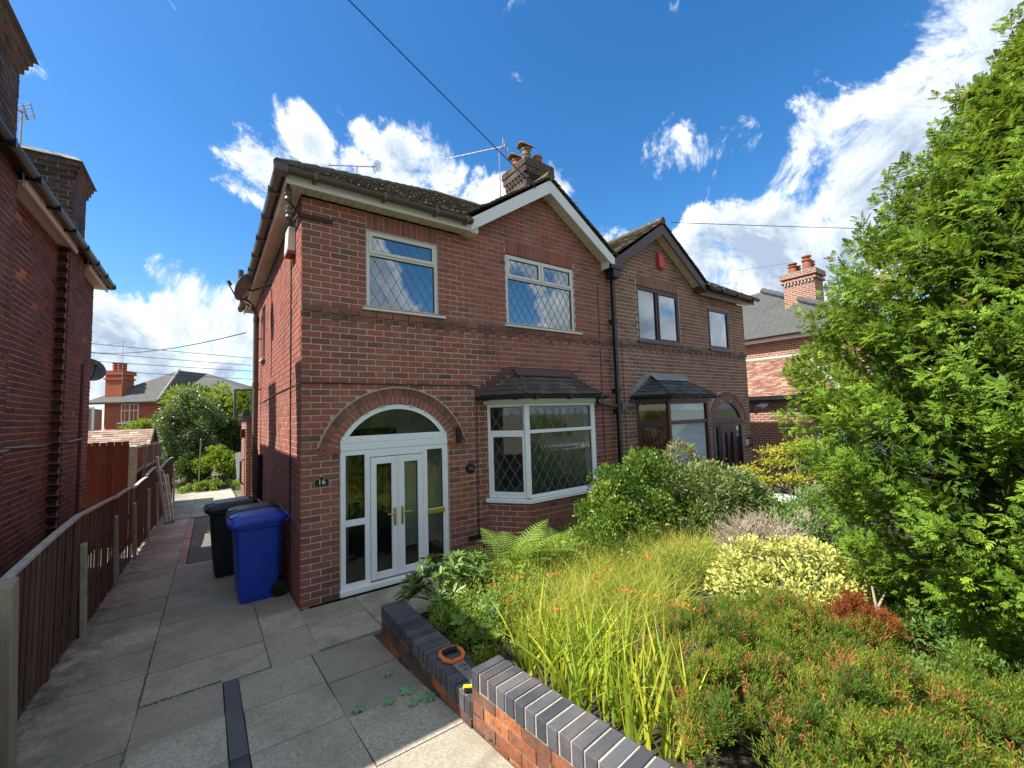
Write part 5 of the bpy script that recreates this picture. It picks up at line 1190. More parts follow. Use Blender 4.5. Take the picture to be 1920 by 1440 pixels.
def right_house():
    t = thing('neighbouring_house', 'brick house with a dark grey tiled hipped roof past the brown framed house', 'house', (20, 3, 0)); X = 16.5
    MB().box(X, X+7, -1.5, 9, -.4, 4.66).build('wall', 'right_brick', t); MB().box(X-.28, X-.25, -1.8, 9.3, 4.62, 4.80).build('fascia', 'upvc_old', t); MB().box(X-.25, X+.1, -1.8, 9.3, 4.64, 4.66).build('soffit', 'brown_board', t)
    r = MB(); a = [(X-.33, -1.9, 4.78), (X-.33, 9.4, 4.78), (X+7.4, 9.4, 4.78), (X+7.4, -1.9, 4.78), (X+3.1, 2.95, 7.42), (X+3.6, 5.0, 7.42)]; r.add(a, [(0, 1, 5, 4), (1, 2, 5), (2, 3, 4, 5), (3, 0, 4), (0, 3, 2, 1)]); r.build('roof', 'right_tile', t)
    for k in range(13):
        p = Vector(a[0])+(Vector(a[4])-Vector(a[0]))*(k/13); q = Vector(a[0])+(Vector(a[4])-Vector(a[0]))*((k+.97)/13); m = MB(); m.tube([p+Vector((0, 0, .02)), q+Vector((0, 0, .05))], .13, 8); m.build('hip_tile', 'slate', t)
    m = MB(); half_round(m, (X-.36, -1.9, 4.80), (X-.36, 9.4, 4.80), .06); m.build('gutter', 'black_plastic', t)
    c = MB(); c.box(18.15, 19.0, .45, 1.55, 5.0, 7.35); c.box(18.08, 19.07, .38, 1.62, 7.12, 7.22); c.box(18.05, 19.1, .35, 1.65, 7.30, 7.46); co = c.build('chimney', 'right_brick', t); MB().box(18.06, 19.09, .36, 1.64, 7.465, 7.52).build('flaunching', 'cement', co)
    dn = MB()
    for k in range(9): dn.box(18.09, 18.149, .48+k*.12, .54+k*.12, 7.03, 7.12)
    dn.build('dentil_course', 'stone_sill', co, 'stuff')
    for (x, y, hh) in ((18.4, 1.25, .5), (18.75, 1.25, .45), (18.4, .75, .66), (18.75, .75, .5)):
        m = MB(); m.lathe([(.17, 0), (.15, hh*.55), (.13, hh*.65), (.18, hh*.7), (.18, hh*.76), (.12, hh*.8), (.12, hh*.9), (.17, hh*.93), (.17, hh)], (x, y, 7.46), 12); m.build('chimney_pot', 'terracotta', co)
    # single storey side range
    MB().box(14.2, X-.002, -1.2, 8, -.4, 2.42).build('side_range', 'right_brick', t)
    rr = MB(); rr.add([(14.0, -1.35, 2.46), (14.0, 8.2, 2.46), (X-.002, 8.2, 3.91), (X-.002, .35, 3.91), (X-.002, -1.35, 2.46)], [(0, 1, 2, 3), (0, 3, 4)]); rr.build('side_roof', 'pink_tile', t)
    tl = MB(); sl = math.hypot(X-14.0, 1.45); tiles(tl, (14.0, -1.35, 2.5), (0, 1, 0), (X-14.0, 0, 1.45), 9.5, sl, lambda s: (1.7*s/sl, 9.5), .17, .105, .016, .006); tl.build('tiling', 'pink_tile', t, 'stuff')
    MB().box(13.88, 14.02, -1.4, 8.2, 2.40, 2.53).build('gutter', 'black_plastic', t); MB().box(14.0, 14.19, -1.3, 8.1, 2.36, 2.42).build('soffit', 'black_plastic', t)
    cp = MB(); cp.tube([(X-.05, .3, 3.98), (X-.05, 3.0, 3.98)], .09, 8); cp.tube([(14.0, -1.35, 2.55), (X-.05, .35, 3.98)], .08, 8); cp.build('cement_fillet', 'stone_sill', t)
right_house()
def car():
    t = thing('parked_car', 'dark blue grey car parked on the drive behind the conifer', 'car', (13.0, -2.4, .3)); M = Matrix.Translation((13.0, -3.0, .33)); pr = [(-2.0, .35), (-2.05, .62), (-1.95, .82), (-1.0, .96), (-.45, 1.40), (.95, 1.44), (1.65, 1.0), (2.0, .95), (2.08, .6), (2.0, .32)]
    m = MB(); V = []; n = len(pr)
    for s in (-.86, -.80, .80, .86):
        for y, z in pr: k = 1 if abs(s) < .85 else (.97 if z < 1.0 else .9); V.append(M @ Vector((s*(1 if z < 1.0 else .82), y*k, z if abs(s) < .85 else (z-.03 if z > .5 else z+.03))))
    m.add(V, [(i*n+k, i*n+(k+1) % n, (i+1)*n+(k+1) % n, (i+1)*n+k) for i in range(3) for k in range(n)]+[tuple(range(n))[::-1], tuple(3*n+k for k in range(n))]); m.build('body', 'car_blue', t, bevel=.03)
    g = MB(); g.add([M @ Vector(q) for q in ((-.7, -.98, .99), (.7, -.98, .99), (.58, -.5, 1.36), (-.58, -.5, 1.36))], [(0, 1, 2, 3)]); g.build('windscreen', 'glass', t)
    for sx in (-.72, .72):
        sg = MB(); sg.add([M @ Vector((sx*1.13, y, z)) for y, z in ((-.85, 1.0), (1.3, 1.02), (.85, 1.38), (-.45, 1.36))], [(0, 1, 2, 3)]); sg.build('side_window', 'gasket', t); MB().box(13+sx-.12, 13+sx+.12, -5.06, -5.0, .93, 1.07).build('headlight', 'glass_nb', t)
        for y in (-1.3, 1.3): w = MB(); w.lathe([(.1, -.1), (.31, -.1), (.32, -.08), (.32, .08), (.31, .1), (.1, .1)], M @ Vector((sx*1.08, y, .0)), 18, axis=(1, 0, 0)); w.build('wheel', 'rubber', t)
car()
def low_rail():
    t = thing('garden_rail', 'weathered pale rail on a stump post between the two front gardens', 'fence', (7.2, -2.3, .3)); z = .62
    m = MB(); m.bar((7.15, -1.2, z), (7.15, -2.6, z), .05, .12); m.build('rail', 'white_paint', t); p = MB(); p.hexa([(7.10, -2.75, .2), (7.30, -2.78, .2), (7.32, -2.58, .2), (7.12, -2.56, .2), (7.08, -2.75, .80), (7.26, -2.80, .76), (7.30, -2.60, .78), (7.12, -2.56, .82)]); p.build('post', 'twig', t)
    o = MB(); o.hexa([(1.0, 18.6, -1.0), (1.18, 18.6, -1.0), (1.18, 18.64, -1.0), (1.0, 18.64, -1.0), (.9, 18.7, .72), (1.12, 18.7, .75), (1.12, 18.74, .75), (.9, 18.74, .72)])
    ob = o.build('white_board', 'white_paint'); ob.location.x = -.75; tag(ob, 'chipped white board standing among the bushes at the end of the path', 'board')
low_rail()
# ------------------------------------------------------------------ across the street (seen in the window panes)
def opposite():
    t = thing('opposite_house', 'cream and black half timbered house mirrored in the bay window', 'house', (9, -24, .7)); Y = -22
    MB().box(2, 16, Y-7, Y, .4, 3.4).build('wall', 'opp_brick', t); MB().box(2, 16, Y-7, Y+.05, 3.4, 6).build('upper_wall', 'render_cream', t)
    for x in np.arange(2.1, 16, 1.15): MB().box(x, x+.16, Y+.05, Y+.09, 3.4, 6).build('timber', 'timber_black', t)
    r = MB(); r.prism([(1.6, Y+.5, 5.9), (16.4, Y+.5, 5.9), (16.4, Y-3.5, 8.6), (1.6, Y-3.5, 8.6)], (0, 0, .15)); r.build('roof', 'roof_plain', t)
    T = plane_T(18, Y, -1, 0, 0, 1)
    for u in (3.2, 6.2, 10.2, 13.2):
        for z in (1.2, 4.0): window(t, T, u, u+1.5, z, z+1.3, [(u+.72, u+.78, z+.05, z+1.25)], [(u+.05, u+1.45, z+.05, z+1.25, False)], 'upvc', 'glass', .12)
opposite()
# ------------------------------------------------------------------ plants
def unit(v): return v/np.maximum(np.linalg.norm(v, axis=-1, keepdims=True), 1e-9)
def rnd(n): return unit(NR.normal(size=(n, 3)))
LEAF = (np.array([(0, 0, 0), (.42, .35, .06), (.36, .70, .05), (0, 1, -.04), (-.36, .70, .05), (-.42, .35, .06)]), np.array([(0, 1, 2, 3), (0, 3, 4, 5)]))
DIAM = (np.array([(0, 0, 0), (.5, .5, .1), (0, 1, 0), (-.5, .5, .1)]), np.array([(0, 1, 2, 3)]))
def spray_tpl(pairs=8):
    """a feathery conifer spray: thin shoots either side of a stem, gaps between"""
    V, Fc = [], []
    def q(p, d, l, w, z=0):
        d = np.array(d)/np.linalg.norm(d); s = np.array([d[1], -d[0]]); b = len(V)
        for a, c in ((0, .3), (.6, .5), (1, 0), (.6, -.5)): V.append((*(np.array(p)+d*l*a+s*w*c), z+.18*a*l))
        Fc.append((b, b+1, b+2, b+3))
    for i in range(pairs):
        f = i/pairs; y = .06+.84*f; l = (.34*math.sin(math.pi*(.22+.70*f)))+.05
        for sg in (1, -1): q((0, y), (sg*math.sin(.72-.2*f), math.cos(.72-.2*f)), l, .052, .04*((i*7+sg) % 3-1))
    q((0, .74), (0, 1), .34, .05); q((0, 0), (0, 1), .95, .028)
    return np.array(V), np.array(Fc)
SPRAY = spray_tpl()
def tuft_tpl():
    V, Fc = [], []
    for i, (x, y, a, l) in enumerate(((0, .0, .95, .50), (0, .0, -.95, .50), (0, .22, .62, .52), (0, .22, -.62, .52), (0, .45, .32, .48), (0, .45, -.32, .48), (0, .60, .0, .45), (0, 0, 0, .7))):
        d = np.array([math.sin(a), math.cos(a)]); s = np.array([d[1], -d[0]]); b = len(V); w = .17 if i < 7 else .07
        for q, c, zz in ((0, 0, 0), (.45, .5, .05), (1, 0, -.06), (.45, -.5, .05)): V.append((*(np.array([x, y])+d*l*q+s*w*c), zz))
        Fc.append((b, b+1, b+2, b+3))
    return np.array(V), np.array(Fc)
TUFT = tuft_tpl()
def blade_tpl(n=4, bend=.35, taper=1.0):
    V, Fc = [], []
    for i in range(n+1):
        f = i/n; w = .5*(1-f**2*taper) if i < n else .02
        for sg in (-1, 1): V.append((sg*w, f*(1-.35*bend*f), bend*f*f))
    for i in range(n): Fc.append((2*i, 2*i+1, 2*i+3, 2*i+2))
    return np.array(V), np.array(Fc)
def scatter(name, P, D, N, L, W, tpl, tint, mat, parent, kind='stuff', zs='W'):
    P, D = np.asarray(P, float), unit(np.asarray(D, float)); N = np.asarray(N, float); n = len(P)
    X = np.cross(D, N); bad = np.linalg.norm(X, axis=1) < 1e-3; X[bad] = np.cross(D[bad], [1, .3, .2]); X = unit(X); Z = np.cross(X, D)
    L = np.broadcast_to(np.asarray(L, float), (n,)); W = np.broadcast_to(np.asarray(W, float), (n,)); tv, tf = tpl
    S = (W if zs == 'W' else L)
    V = P[:, None, :]+tv[None, :, 0, None]*(W[:, None, None]*X[:, None, :])+tv[None, :, 1, None]*(L[:, None, None]*D[:, None, :])+tv[None, :, 2, None]*(S[:, None, None]*Z[:, None, :])
    k = len(tv); Fc = (tf[None]+(np.arange(n)*k)[:, None, None]).reshape(-1, tf.shape[1]); tt = np.repeat(np.asarray(tint, float), len(tf))
    return nmesh(name, V.reshape(-1, 3), Fc, np.clip(tt, 0, 1), mat, parent, kind)
def clumps(c, r, m, n, rc, hemi=True, depth=.25, flat=1.0, power=.5):
    """m clumps near the skin of an ellipsoid, n leaves shared among them -> points, outward directions, clump index"""
    d = rnd(m)
    if hemi: d[:, 2] = np.abs(d[:, 2])*1.0-.12; d = unit(d)
    cc = np.asarray(c)+d*np.asarray(r)*(1-depth*NR.random((m, 1))**1.5)
    ix = NR.integers(0, m, n); rad = rc*NR.uniform(.7, 1.3, m)[ix][:, None]
    o = rnd(n); o = unit(o+.55*d[ix]+np.array([0, 0, .25])); P = cc[ix]+o*rad*NR.random((n, 1))**power*np.array([1, 1, flat])
    return P, o, ix, d, cc
def stems(mb, base, tips, r0, r1=.003, bend=.15, n=5, sides=5):
    for t in tips:
        a, b = Vector(base), Vector(t); k = Vector((R.uniform(-1, 1), R.uniform(-1, 1), 0))*bend*(b-a).length; mid = a+(b-a)*.5+k*.5+Vector((0, 0, .05))
        pts = [a*(1-f)**2+mid*2*f*(1-f)+b*f*f for f in [i/n for i in range(n+1)]]; mb.tube(pts, [r0+(r1-r0)*i/n for i in range(n+1)], sides, False)
def shrub(name, label, cat, c, r, base, m, n, rc, mat, L, W, tpl=LEAF, tb=.15, clumpvar=.35, depth=.3, group=None, stemn=18, up=.3, flat=1.0, out=.6, stem_r=.02, stem_mat='bark', hemi=True):
    t = thing(name, label, cat, base, group); P, o, ix, d, cc = clumps(c, r, m, n, rc, hemi, depth, flat)
    keep = P[:, 2] > soil_z(base[0], base[1])-.05 if base[1] < 0 and base[0] > .5 else np.ones(len(P), bool)
    P, o, ix = P[keep], o[keep], ix[keep]; n = len(P)
    D = unit(o*out+rnd(n)*.55+np.array([0, 0, up])); N = unit(rnd(n)*.8+np.array([0, 0, .9])+o*.3)
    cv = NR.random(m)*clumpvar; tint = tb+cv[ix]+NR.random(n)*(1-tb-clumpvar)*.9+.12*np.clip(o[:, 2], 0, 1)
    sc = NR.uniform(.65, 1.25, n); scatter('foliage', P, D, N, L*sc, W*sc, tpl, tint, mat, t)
    mb = MB(); tips = [cc[i]*.92+np.asarray(base)*.08 for i in NR.choice(m, min(stemn, m), replace=False)]; stems(mb, base, tips, stem_r); mb.build('branches', stem_mat, t, 'stuff'); return t
SZ = soil_z
# --- the big conifer
def conifer():
    cx, cy = 3.78, -5.92; zb = SZ(cx, cy); t = thing('conifer_tree', 'tall bushy bright green conifer filling the garden corner', 'tree', (cx, cy, zb))
    pz = np.array([.40, .8, 1.4, 2.0, 2.6, 3.2, 3.8, 4.35, 4.95]); prr = np.array([.75, 1.34, 1.72, 1.80, 1.72, 1.42, 1.00, .55, .06])
    m = 1050; z = .45+4.4*NR.random(m)**.95; a = np.where(NR.random(m) < .86, math.pi*.86+NR.uniform(-1.75, 1.75, m), NR.uniform(0, 2*np.pi, m)); rr = np.interp(z, pz, prr)*NR.uniform(.86, 1.06, m); out = np.stack([np.cos(a), np.sin(a), np.zeros(m)], 1)
    lead = NR.random(m) < .16; cc = np.stack([cx+rr*np.cos(a), cy+rr*np.sin(a), z], 1); pd = unit(out*1.0+np.array([0, 0, .45])+rnd(m)*.35); pd[lead] = unit(out[lead]*.6+np.array([0, 0, 1.0])+rnd(lead.sum())*.2)
    ln = np.where(lead, NR.uniform(.26, .44, m), NR.uniform(.14, .26, m)); wd = np.where(lead, .07, NR.uniform(.08, .14, m))
    n = 47000; ix = NR.integers(0, m, n); f = NR.random(n)**.8; base = cc-pd*ln[:, None]*.6
    side = rnd(n); side -= pd[ix]*(side*pd[ix]).sum(1, keepdims=True); side = unit(side); wid = wd[ix]*(1.1-f)**.6
    P = base[ix]+pd[ix]*(f*ln[ix]*1.4)[:, None]+side*(wid*NR.random(n)**.5)[:, None]; P[:, 2] = np.maximum(P[:, 2], .45)
    D = unit(pd[ix]*.75+side*.8+rnd(n)*.3+np.array([0, 0, -.05])); N = unit(np.array([0, 0, 1.0])+out[ix]*.5+rnd(n)*.45)
    cv = NR.random(m); tint = .06+.30*cv[ix]+.45*f*NR.random(n)+.18*NR.random(n); brown = (f > .9) & lead[ix] & (NR.random(n) < .25) & (P[:, 2] > 2.6); tint[brown] = 1.0
    L = NR.uniform(.038, .070, n); scatter('crown', P, D, N, L, L*1.0, TUFT, tint, 'lf_conifer', t)
    # inner growth behind the green skin, tinted dark as the shade in the gaps
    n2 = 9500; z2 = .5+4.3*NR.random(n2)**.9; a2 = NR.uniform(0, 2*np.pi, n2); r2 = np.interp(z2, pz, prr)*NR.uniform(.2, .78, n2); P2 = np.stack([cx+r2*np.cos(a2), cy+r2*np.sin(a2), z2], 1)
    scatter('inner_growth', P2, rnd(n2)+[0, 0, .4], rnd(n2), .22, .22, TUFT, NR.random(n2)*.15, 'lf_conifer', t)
    mb = MB(); mb.tube([(cx, cy, zb-.1), (cx+.02, cy, 2.0), (cx, cy, 4.5)], [.13, .09, .02], 9); mb.build('trunk', 'bark', t)
    mb = MB()
    for i in NR.choice(m, 70, replace=False): a = Vector((cx, cy, max(.5, cc[i][2]-.35))); mb.tube([a, a+(Vector(cc[i])-a)*.5, a+(Vector(cc[i])-a)*.85], [.028, .015, .004], 5, False)
    mb.build('limbs', 'bark', t, 'stuff')
conifer()
# --- shrubs in front of the bay
shrub('evergreen_shrub', 'large rounded glossy green shrub in front of the bay window', 'shrub', (4.05, -1.75, .78), (.86, .66, .70), (4.05, -1.75, SZ(4, -1.75)), 60, 12500, .22, 'lf_shrub', .050, .030, LEAF, .02, .62, .55, stemn=40)
shrub('evergreen_shrub', 'lower yellow green glossy shrub at the foot of the large rounded shrub', 'shrub', (3.30, -1.95, .48), (.55, .45, .42), (3.3, -1.95, SZ(3.3, -1.95)), 45, 6500, .17, 'lf_shrub', .042, .026, LEAF, .22, .5)
shrub('leafy_shrub', 'sprawling olive green shrub with drooping leaves beside the rounded glossy shrub', 'shrub', (5.1, -2.25, .66), (.98, .62, .62), (5.1, -2.25, SZ(5, -2.2)), 80, 10500, .22, 'lf_pieris', .075, .024, LEAF, .12, .45, up=-.1, out=.8)
shrub('leafy_shrub', 'thin upright pinkish sprig shrub reaching up before the brown bay window', 'shrub', (5.75, -1.35, 1.10), (.35, .30, .42), (5.75, -1.35, SZ(5.7, -1.3)), 16, 900, .13, 'lf_pieris', .07, .024, LEAF, .35, .5, stemn=14, stem_r=.012)
shrub('dark_shrub', 'dark green low shrub behind the bare twiggy bush', 'shrub', (5.6, -3.35, .58), (.75, .5, .40), (5.6, -3.35, SZ(5.6, -3.3)), 45, 6500, .2, 'lf_hebe', .045, .018, LEAF, .05, .4)
def yellow_shrub():
    c = (8.6, -2.0); t = thing('golden_shrub', 'bright golden yellow shrub with bare grey branches and flat pads', 'shrub', (c[0], c[1], SZ(*c)))
    mb = MB(); pads = [(-.75, .5, .95), (-.35, .2, 1.10), (-.1, .3, 1.28), (.25, -.1, 1.42), (.55, -.2, 1.40), (.75, -.35, 1.22), (.55, -.55, .78), (.25, -.5, .88), (-.95, .2, .80), (-.5, -.2, .82), (.8, -.7, .70), (0, .0, 1.34)]
    stems(mb, (c[0], c[1], SZ(*c)), [(c[0]+x, c[1]+y, z-.04) for x, y, z in pads], .035, .006, .25); stems(mb, (c[0]+.1, c[1], SZ(*c)+.2), [(c[0]+R.uniform(-.9, .9), c[1]+R.uniform(-.7, .7), R.uniform(.6, 1.1)) for _ in range(24)], .014, .003, .3); mb.build('branches', 'twig', t, 'stuff')
    P = []; tt = []
    for x, y, z in pads:
        n = 330; q = NR.normal(size=(n, 3))*[.14, .14, .05]+[c[0]+x, c[1]+y, z]; P.append(q); tt.append(.3*NR.random(n)+.25+.4*NR.random(n))
    P = np.concatenate(P); n = len(P); scatter('foliage', P, rnd(n)+[0, 0, .3], rnd(n)*.6+[0, 0, 1], .06, .035, LEAF, np.concatenate(tt), 'lf_yellow', t)
yellow_shrub()
def twig_bush():
    c = np.array([4.15, -3.30, .62]); b = (4.15, -3.3, SZ(4.15, -3.3)); t = thing('bare_bush', 'domed bare bush of tangled pale twigs', 'bush', b); mb = MB(); d = rnd(900); d[:, 2] = np.abs(d[:, 2])*.9; d = unit(d); P = c+d*np.array([.46, .40, .30])*(.55+.5*NR.random((900, 1)))
    D = unit(rnd(900)+d*.7+[0, 0, .2]); L = NR.uniform(.08, .26, 900)
    for p, q, l in zip(P, D, L):
        a = Vector(p); e = a+Vector(q)*l; mid = (a+e)/2+Vector(rnd(1)[0])*l*.18; mb.tube([a, mid, e], [.0034, .0026, .0016], 3, False)
    stems(mb, b, [c+d[i]*np.array([.40, .36, .26]) for i in range(70)], .014, .003, .2, 4, 4); mb.build('twigs', 'twig', t, 'stuff')
    P, o, ix, _, _ = clumps((4.0, -3.42, .40), (.50, .46, .26), 26, 2600, .13); n = len(P); scatter('foliage', P, o+rnd(n)*.6, rnd(n)+[0, 0, .7], .03, .016, LEAF, NR.random(n)*.7, 'lf_hebe', t)
twig_bush()
shrub('variegated_shrub', 'mounded pale yellow variegated shrub under the conifer', 'shrub', (3.10, -4.02, .58), (.60, .56, .42), (3.10, -4.0, SZ(3.1, -4.0)), 80, 10500, .12, 'lf_euonymus', .036, .022, LEAF, .18, .3, .2)
shrub('variegated_shrub', 'small pale yellow variegated offshoot trailing towards the grey stump twigs', 'shrub', (2.72, -4.46, .52), (.24, .30, .20), (2.72, -4.46, SZ(2.7, -4.4)), 22, 1900, .08, 'lf_euonymus', .040, .024, LEAF, .18, .3, .2)
# --- heather mounds
def heather(label, c, r, m, n, tips=.16, rust=0.0, hs=1.0, mat='lf_heather', rc=.11):
    b = (c[0], c[1], SZ(c[0], c[1])); n = int(n*1.4); t = thing('heather_bush', label, 'shrub', b); P, o, ix, d, cc = clumps(c, r, m, n, rc*.85, True, .28); n = len(P)
    sp = []
    V, Fc = [], []
    for i in range(9):
        a = i*2.4; y = .10*i; q = len(V); dx, dz = math.cos(a), math.sin(a); V += [(0, y, 0), (dx*.30+.08*dz, y+.16, dz*.30-.08*dx), (dx*.55, y+.34, dz*.55), (dx*.30-.08*dz, y+.16, dz*.30+.08*dx)]; Fc.append((q, q+1, q+2, q+3))
    tpl = (np.array(V), np.array(Fc)); D = unit(o*.55+np.array([0, 0, .9])+rnd(n)*.35); cv = NR.random(m); tint = .04+.34*cv[ix]+.42*NR.random(n)
    br = NR.random(n) < tips*(.25+1.5*NR.random(m)**2)[ix]; tint[br] = NR.uniform(.88, 1, br.sum())
    L = NR.uniform(.030, .058, n)*hs; scatter('foliage', P, D, rnd(n), L, L*.55, tpl, tint, mat, t)
    mb = MB(); stems(mb, b, [cc[i] for i in range(0, m, 2)], .006, .002, .15, 4, 4); mb.build('branches', 'bark', t, 'stuff')
heather('green and rust tipped heather bush at the foot of the stepped wall', (1.62, -4.22, .62), (.42, .40, .30), 48, 5200, .22)
heather('broad heather bush mottled green and brown in front of the sword leaves', (2.12, -4.50, .62), (.48, .42, .30), 54, 6000, .22)
heather('yellow green heather bush growing before the variegated shrub', (2.42, -4.10, .55), (.40, .30, .22), 40, 3000, .10)
heather('dead orange brown patch of heather among the green bushes', (2.40, -4.70, .80), (.15, .12, .15), 14, 900, 0, mat='lf_rust', rc=.09)
heather('bright yellow green heather tuft beside the dead orange patch', (2.52, -4.92, .66), (.24, .20, .20), 20, 1400, .04)
shrub('hebe_shrub', 'fine leaved green hebe shrub below the conifer skirt', 'shrub', (2.72, -5.12, .62), (.50, .46, .36), (2.75, -5.05, SZ(2.7, -5)), 40, 6000, .12, 'lf_hebe', .030, .011, LEAF, .1, .4)
shrub('hebe_shrub', 'fresh green low shrub in front of the mottled heather', 'shrub', (1.98, -5.02, .62), (.36, .30, .22), (1.98, -5.0, SZ(2, -5)), 30, 4200, .10, 'lf_hebe', .026, .012, LEAF, .15, .4)
heather('dark green heather bush closest to the stepped coping bricks', (1.28, -4.62, .66), (.34, .34, .28), 34, 3900, .16)
heather('wide spreading heather bush with brown flower heads before the hebe', (1.62, -4.95, .68), (.40, .36, .27), 40, 4600, .2)
heather('small fresh green heather bush wedged under the hebe shrub', (2.18, -5.28, .66), (.34, .30, .24), 30, 2600, .05)
heather('low olive heather bush in the corner beside the last coping bricks', (1.32, -5.06, .66), (.34, .28, .24), 34, 2600, .14)
heather('low mossy green heather bush at the street end of the bed', (1.80, -5.38, .70), (.40, .28, .24), 34, 2600, .14)
def dead_stump():
    b = (2.66, -4.74, SZ(2.6, -4.7)); t = thing('dead_branch', 'forked pale dead branch poking out between hebe and conifer', 'branch', b); m = MB(); m.tube([b, (2.70, -4.70, .75), (2.76, -4.66, .98)], [.016, .012, .006], 6); m.tube([(2.69, -4.71, .72), (2.60, -4.62, .86), (2.57, -4.56, .95)], [.012, .009, .005], 6); m.tube([(2.73, -4.69, .86), (2.80, -4.72, .95)], [.008, .004], 5); m.build('stem', 'twig', t)
dead_stump()
# --- grasses
def blades(name, label, cat, n, region, h, w, mat, bend=.5, spread=.35, tint=(0, 1), seg=4, dens=None, kind=None):
    t = thing(name, label, cat, (region[0][0], region[0][1], SZ(region[0][0], region[0][1]))); ix = NR.integers(0, len(region), n); C = np.array([q[:2] for q in region])[ix]; rr = np.array([q[2] for q in region])[ix]
    a = NR.uniform(0, 2*np.pi, n); r = rr*np.sqrt(NR.random(n)); P = np.stack([C[:, 0]+r*np.cos(a), C[:, 1]+r*np.sin(a), np.zeros(n)], 1); P[:, 2] = [SZ(x, y)-.01 for x, y in P[:, :2]]
    D = unit(rnd(n)*spread+np.array([0, 0, 1])); N = rnd(n); L = NR.uniform(*h, n); third = n//3
    tv, tf = blade_tpl(seg, bend)
    for k, bd in enumerate((bend*.4, bend, bend*1.6)):
        s = slice(k*third, (k+1)*third if k < 2 else n); scatter('blades', P[s], D[s], N[s], L[s], NR.uniform(*w, n)[s], blade_tpl(seg, bd), tint[0]+(tint[1]-tint[0])*NR.random(n)[s], mat, t, 'stuff', 'L')
    return t, P, D, L
blades('long_grass', 'patch of long dry yellow green grass in the middle of the garden', 'grass', 9500, [(1.75, -2.45, .55), (2.3, -2.2, .6), (2.9, -2.6, .6), (2.2, -2.95, .5), (3.3, -2.55, .45)], (.18, .60), (.0025, .006), 'lf_grass', .75, .60)
blades('long_grass', 'straw coloured grass tufts in front of the ferns', 'grass', 4200, [(2.55, -1.75, .35), (3.1, -2.3, .35), (3.6, -2.75, .35)], (.25, .60), (.003, .006), 'lf_grass', .8, .5, (.55, 1))
_, P, D, L = blades('sword_leaf_clump', 'clump of tall sword leaved plants with orange flowers behind the low wall', 'plant', 430, [(1.15, -3.10, .22), (1.10, -3.45, .28), (1.05, -3.80, .26), (1.40, -3.50, .22), (1.10, -4.15, .22)], (.28, .64), (.012, .024), 'lf_iris', .36, .34, (0, 1), 5)
def flowers():
    par = [o for o in bpy.data.objects if o.name.startswith('sword_leaf_clump')][0]
    for k, (x, y, h) in enumerate(((.90, -2.72, .62), (.98, -2.80, .55), (1.05, -2.9, .60), (1.22, -3.05, .66), (1.35, -3.3, .62), (1.30, -3.55, .66), (1.5, -3.5, .62), (1.0, -3.1, .58), (1.42, -3.75, .6), (1.25, -3.9, .6), (1.62, -3.6, .68), (.95, -3.4, .5), (1.35, -4.2, .6))):
        z = SZ(x, y); s = MB(); a = Vector((x, y, z)); tip = a+Vector((R.uniform(-.2, .2), R.uniform(-.2, .1), h)); e = tip+Vector((R.uniform(-.16, .16), R.uniform(-.12, .12), .02)); s.tube([a, a+(tip-a)*.6, tip, e], [.003, .003, .002, .0015], 4, False); st = s.build('flower_stem', 'lf_iris', par)
        f = MB()
        for i in range(9):
            p = tip+(e-tip)*(i/8-.15)+Vector((R.uniform(-.012, .012), R.uniform(-.012, .012), .008)); d = Vector((R.uniform(-1, 1), R.uniform(-1, 1), .6)).normalized(); l = .022; sd = d.cross(Vector((0, 0, 1))).normalized()*.005
            f.add([p, p+d*l*.6+sd, p+d*l, p+d*l*.6-sd], [(0, 1, 2, 3)]); sd2 = Vector((0, 0, .005)); f.add([p, p+d*l*.6+sd2, p+d*l, p+d*l*.6-sd2], [(0, 1, 2, 3)])
        f.build('flower', 'orange_flower', par, 'stuff')
flowers()
# --- leafy weeds and named perennials
shrub('weedy_plants', 'mixed small leaved green weeds between the low wall and the long grass', 'plants', (1.38, -2.05, .36), (.55, .55, .24), (1.4, -2.05, SZ(1.4, -2)), 70, 6500, .14, 'lf_weed', .032, .016, LEAF, .1, .5, .5)
shrub('weedy_plants', 'yellow green leafy weeds at the back of the long grass', 'plants', (2.3, -1.85, .40), (.75, .35, .22), (2.3, -1.85, SZ(2.3, -1.8)), 60, 4800, .13, 'lf_weed', .035, .018, LEAF, .35, .5, .5)
shrub('weedy_plants', 'feathery green weeds between the grass and the bare twiggy bush', 'plants', (3.35, -3.05, .42), (.6, .42, .22), (3.3, -3.1, SZ(3.3, -3)), 60, 5200, .13, 'lf_weed', .036, .012, LEAF, .15, .6, .5)
def peony():
    c = (1.15, -1.55); t = thing('peony_plant', 'peony with long pointed leaves spilling over the far end of the low wall', 'plant', (*c, SZ(*c))); P, o, ix, d, cc = clumps((1.18, -1.55, .40), (.52, .42, .34), 110, 110*9, .02, True, .35); n = len(P)
    base = cc[ix]; N = unit(np.array([0, 0, 1.0])+d[ix]*.5+rnd(n)*.25); side = rnd(n); side -= N*(side*N).sum(1, keepdims=True); D = unit(unit(side)+d[ix]*.45+np.array([0, 0, .12])); L = NR.uniform(.08, .15, n); cv = NR.random(110)
    tpl = (np.array([(0, 0, 0), (.38, .30, .12), (.42, .55, .14), (0, 1.0, -.25), (-.42, .55, .14), (-.38, .30, .12)]), LEAF[1]); scatter('foliage', base+rnd(n)*.012, D, N, L, L*.34, tpl, .08+.5*cv[ix]+.35*NR.random(n), 'lf_peony', t)
    mb = MB(); stems(mb, (c[0], c[1], SZ(*c)), [q for q in cc], .006, .003, .15, 4, 4); mb.build('stems', 'lf_peony', t, 'stuff')
peony()
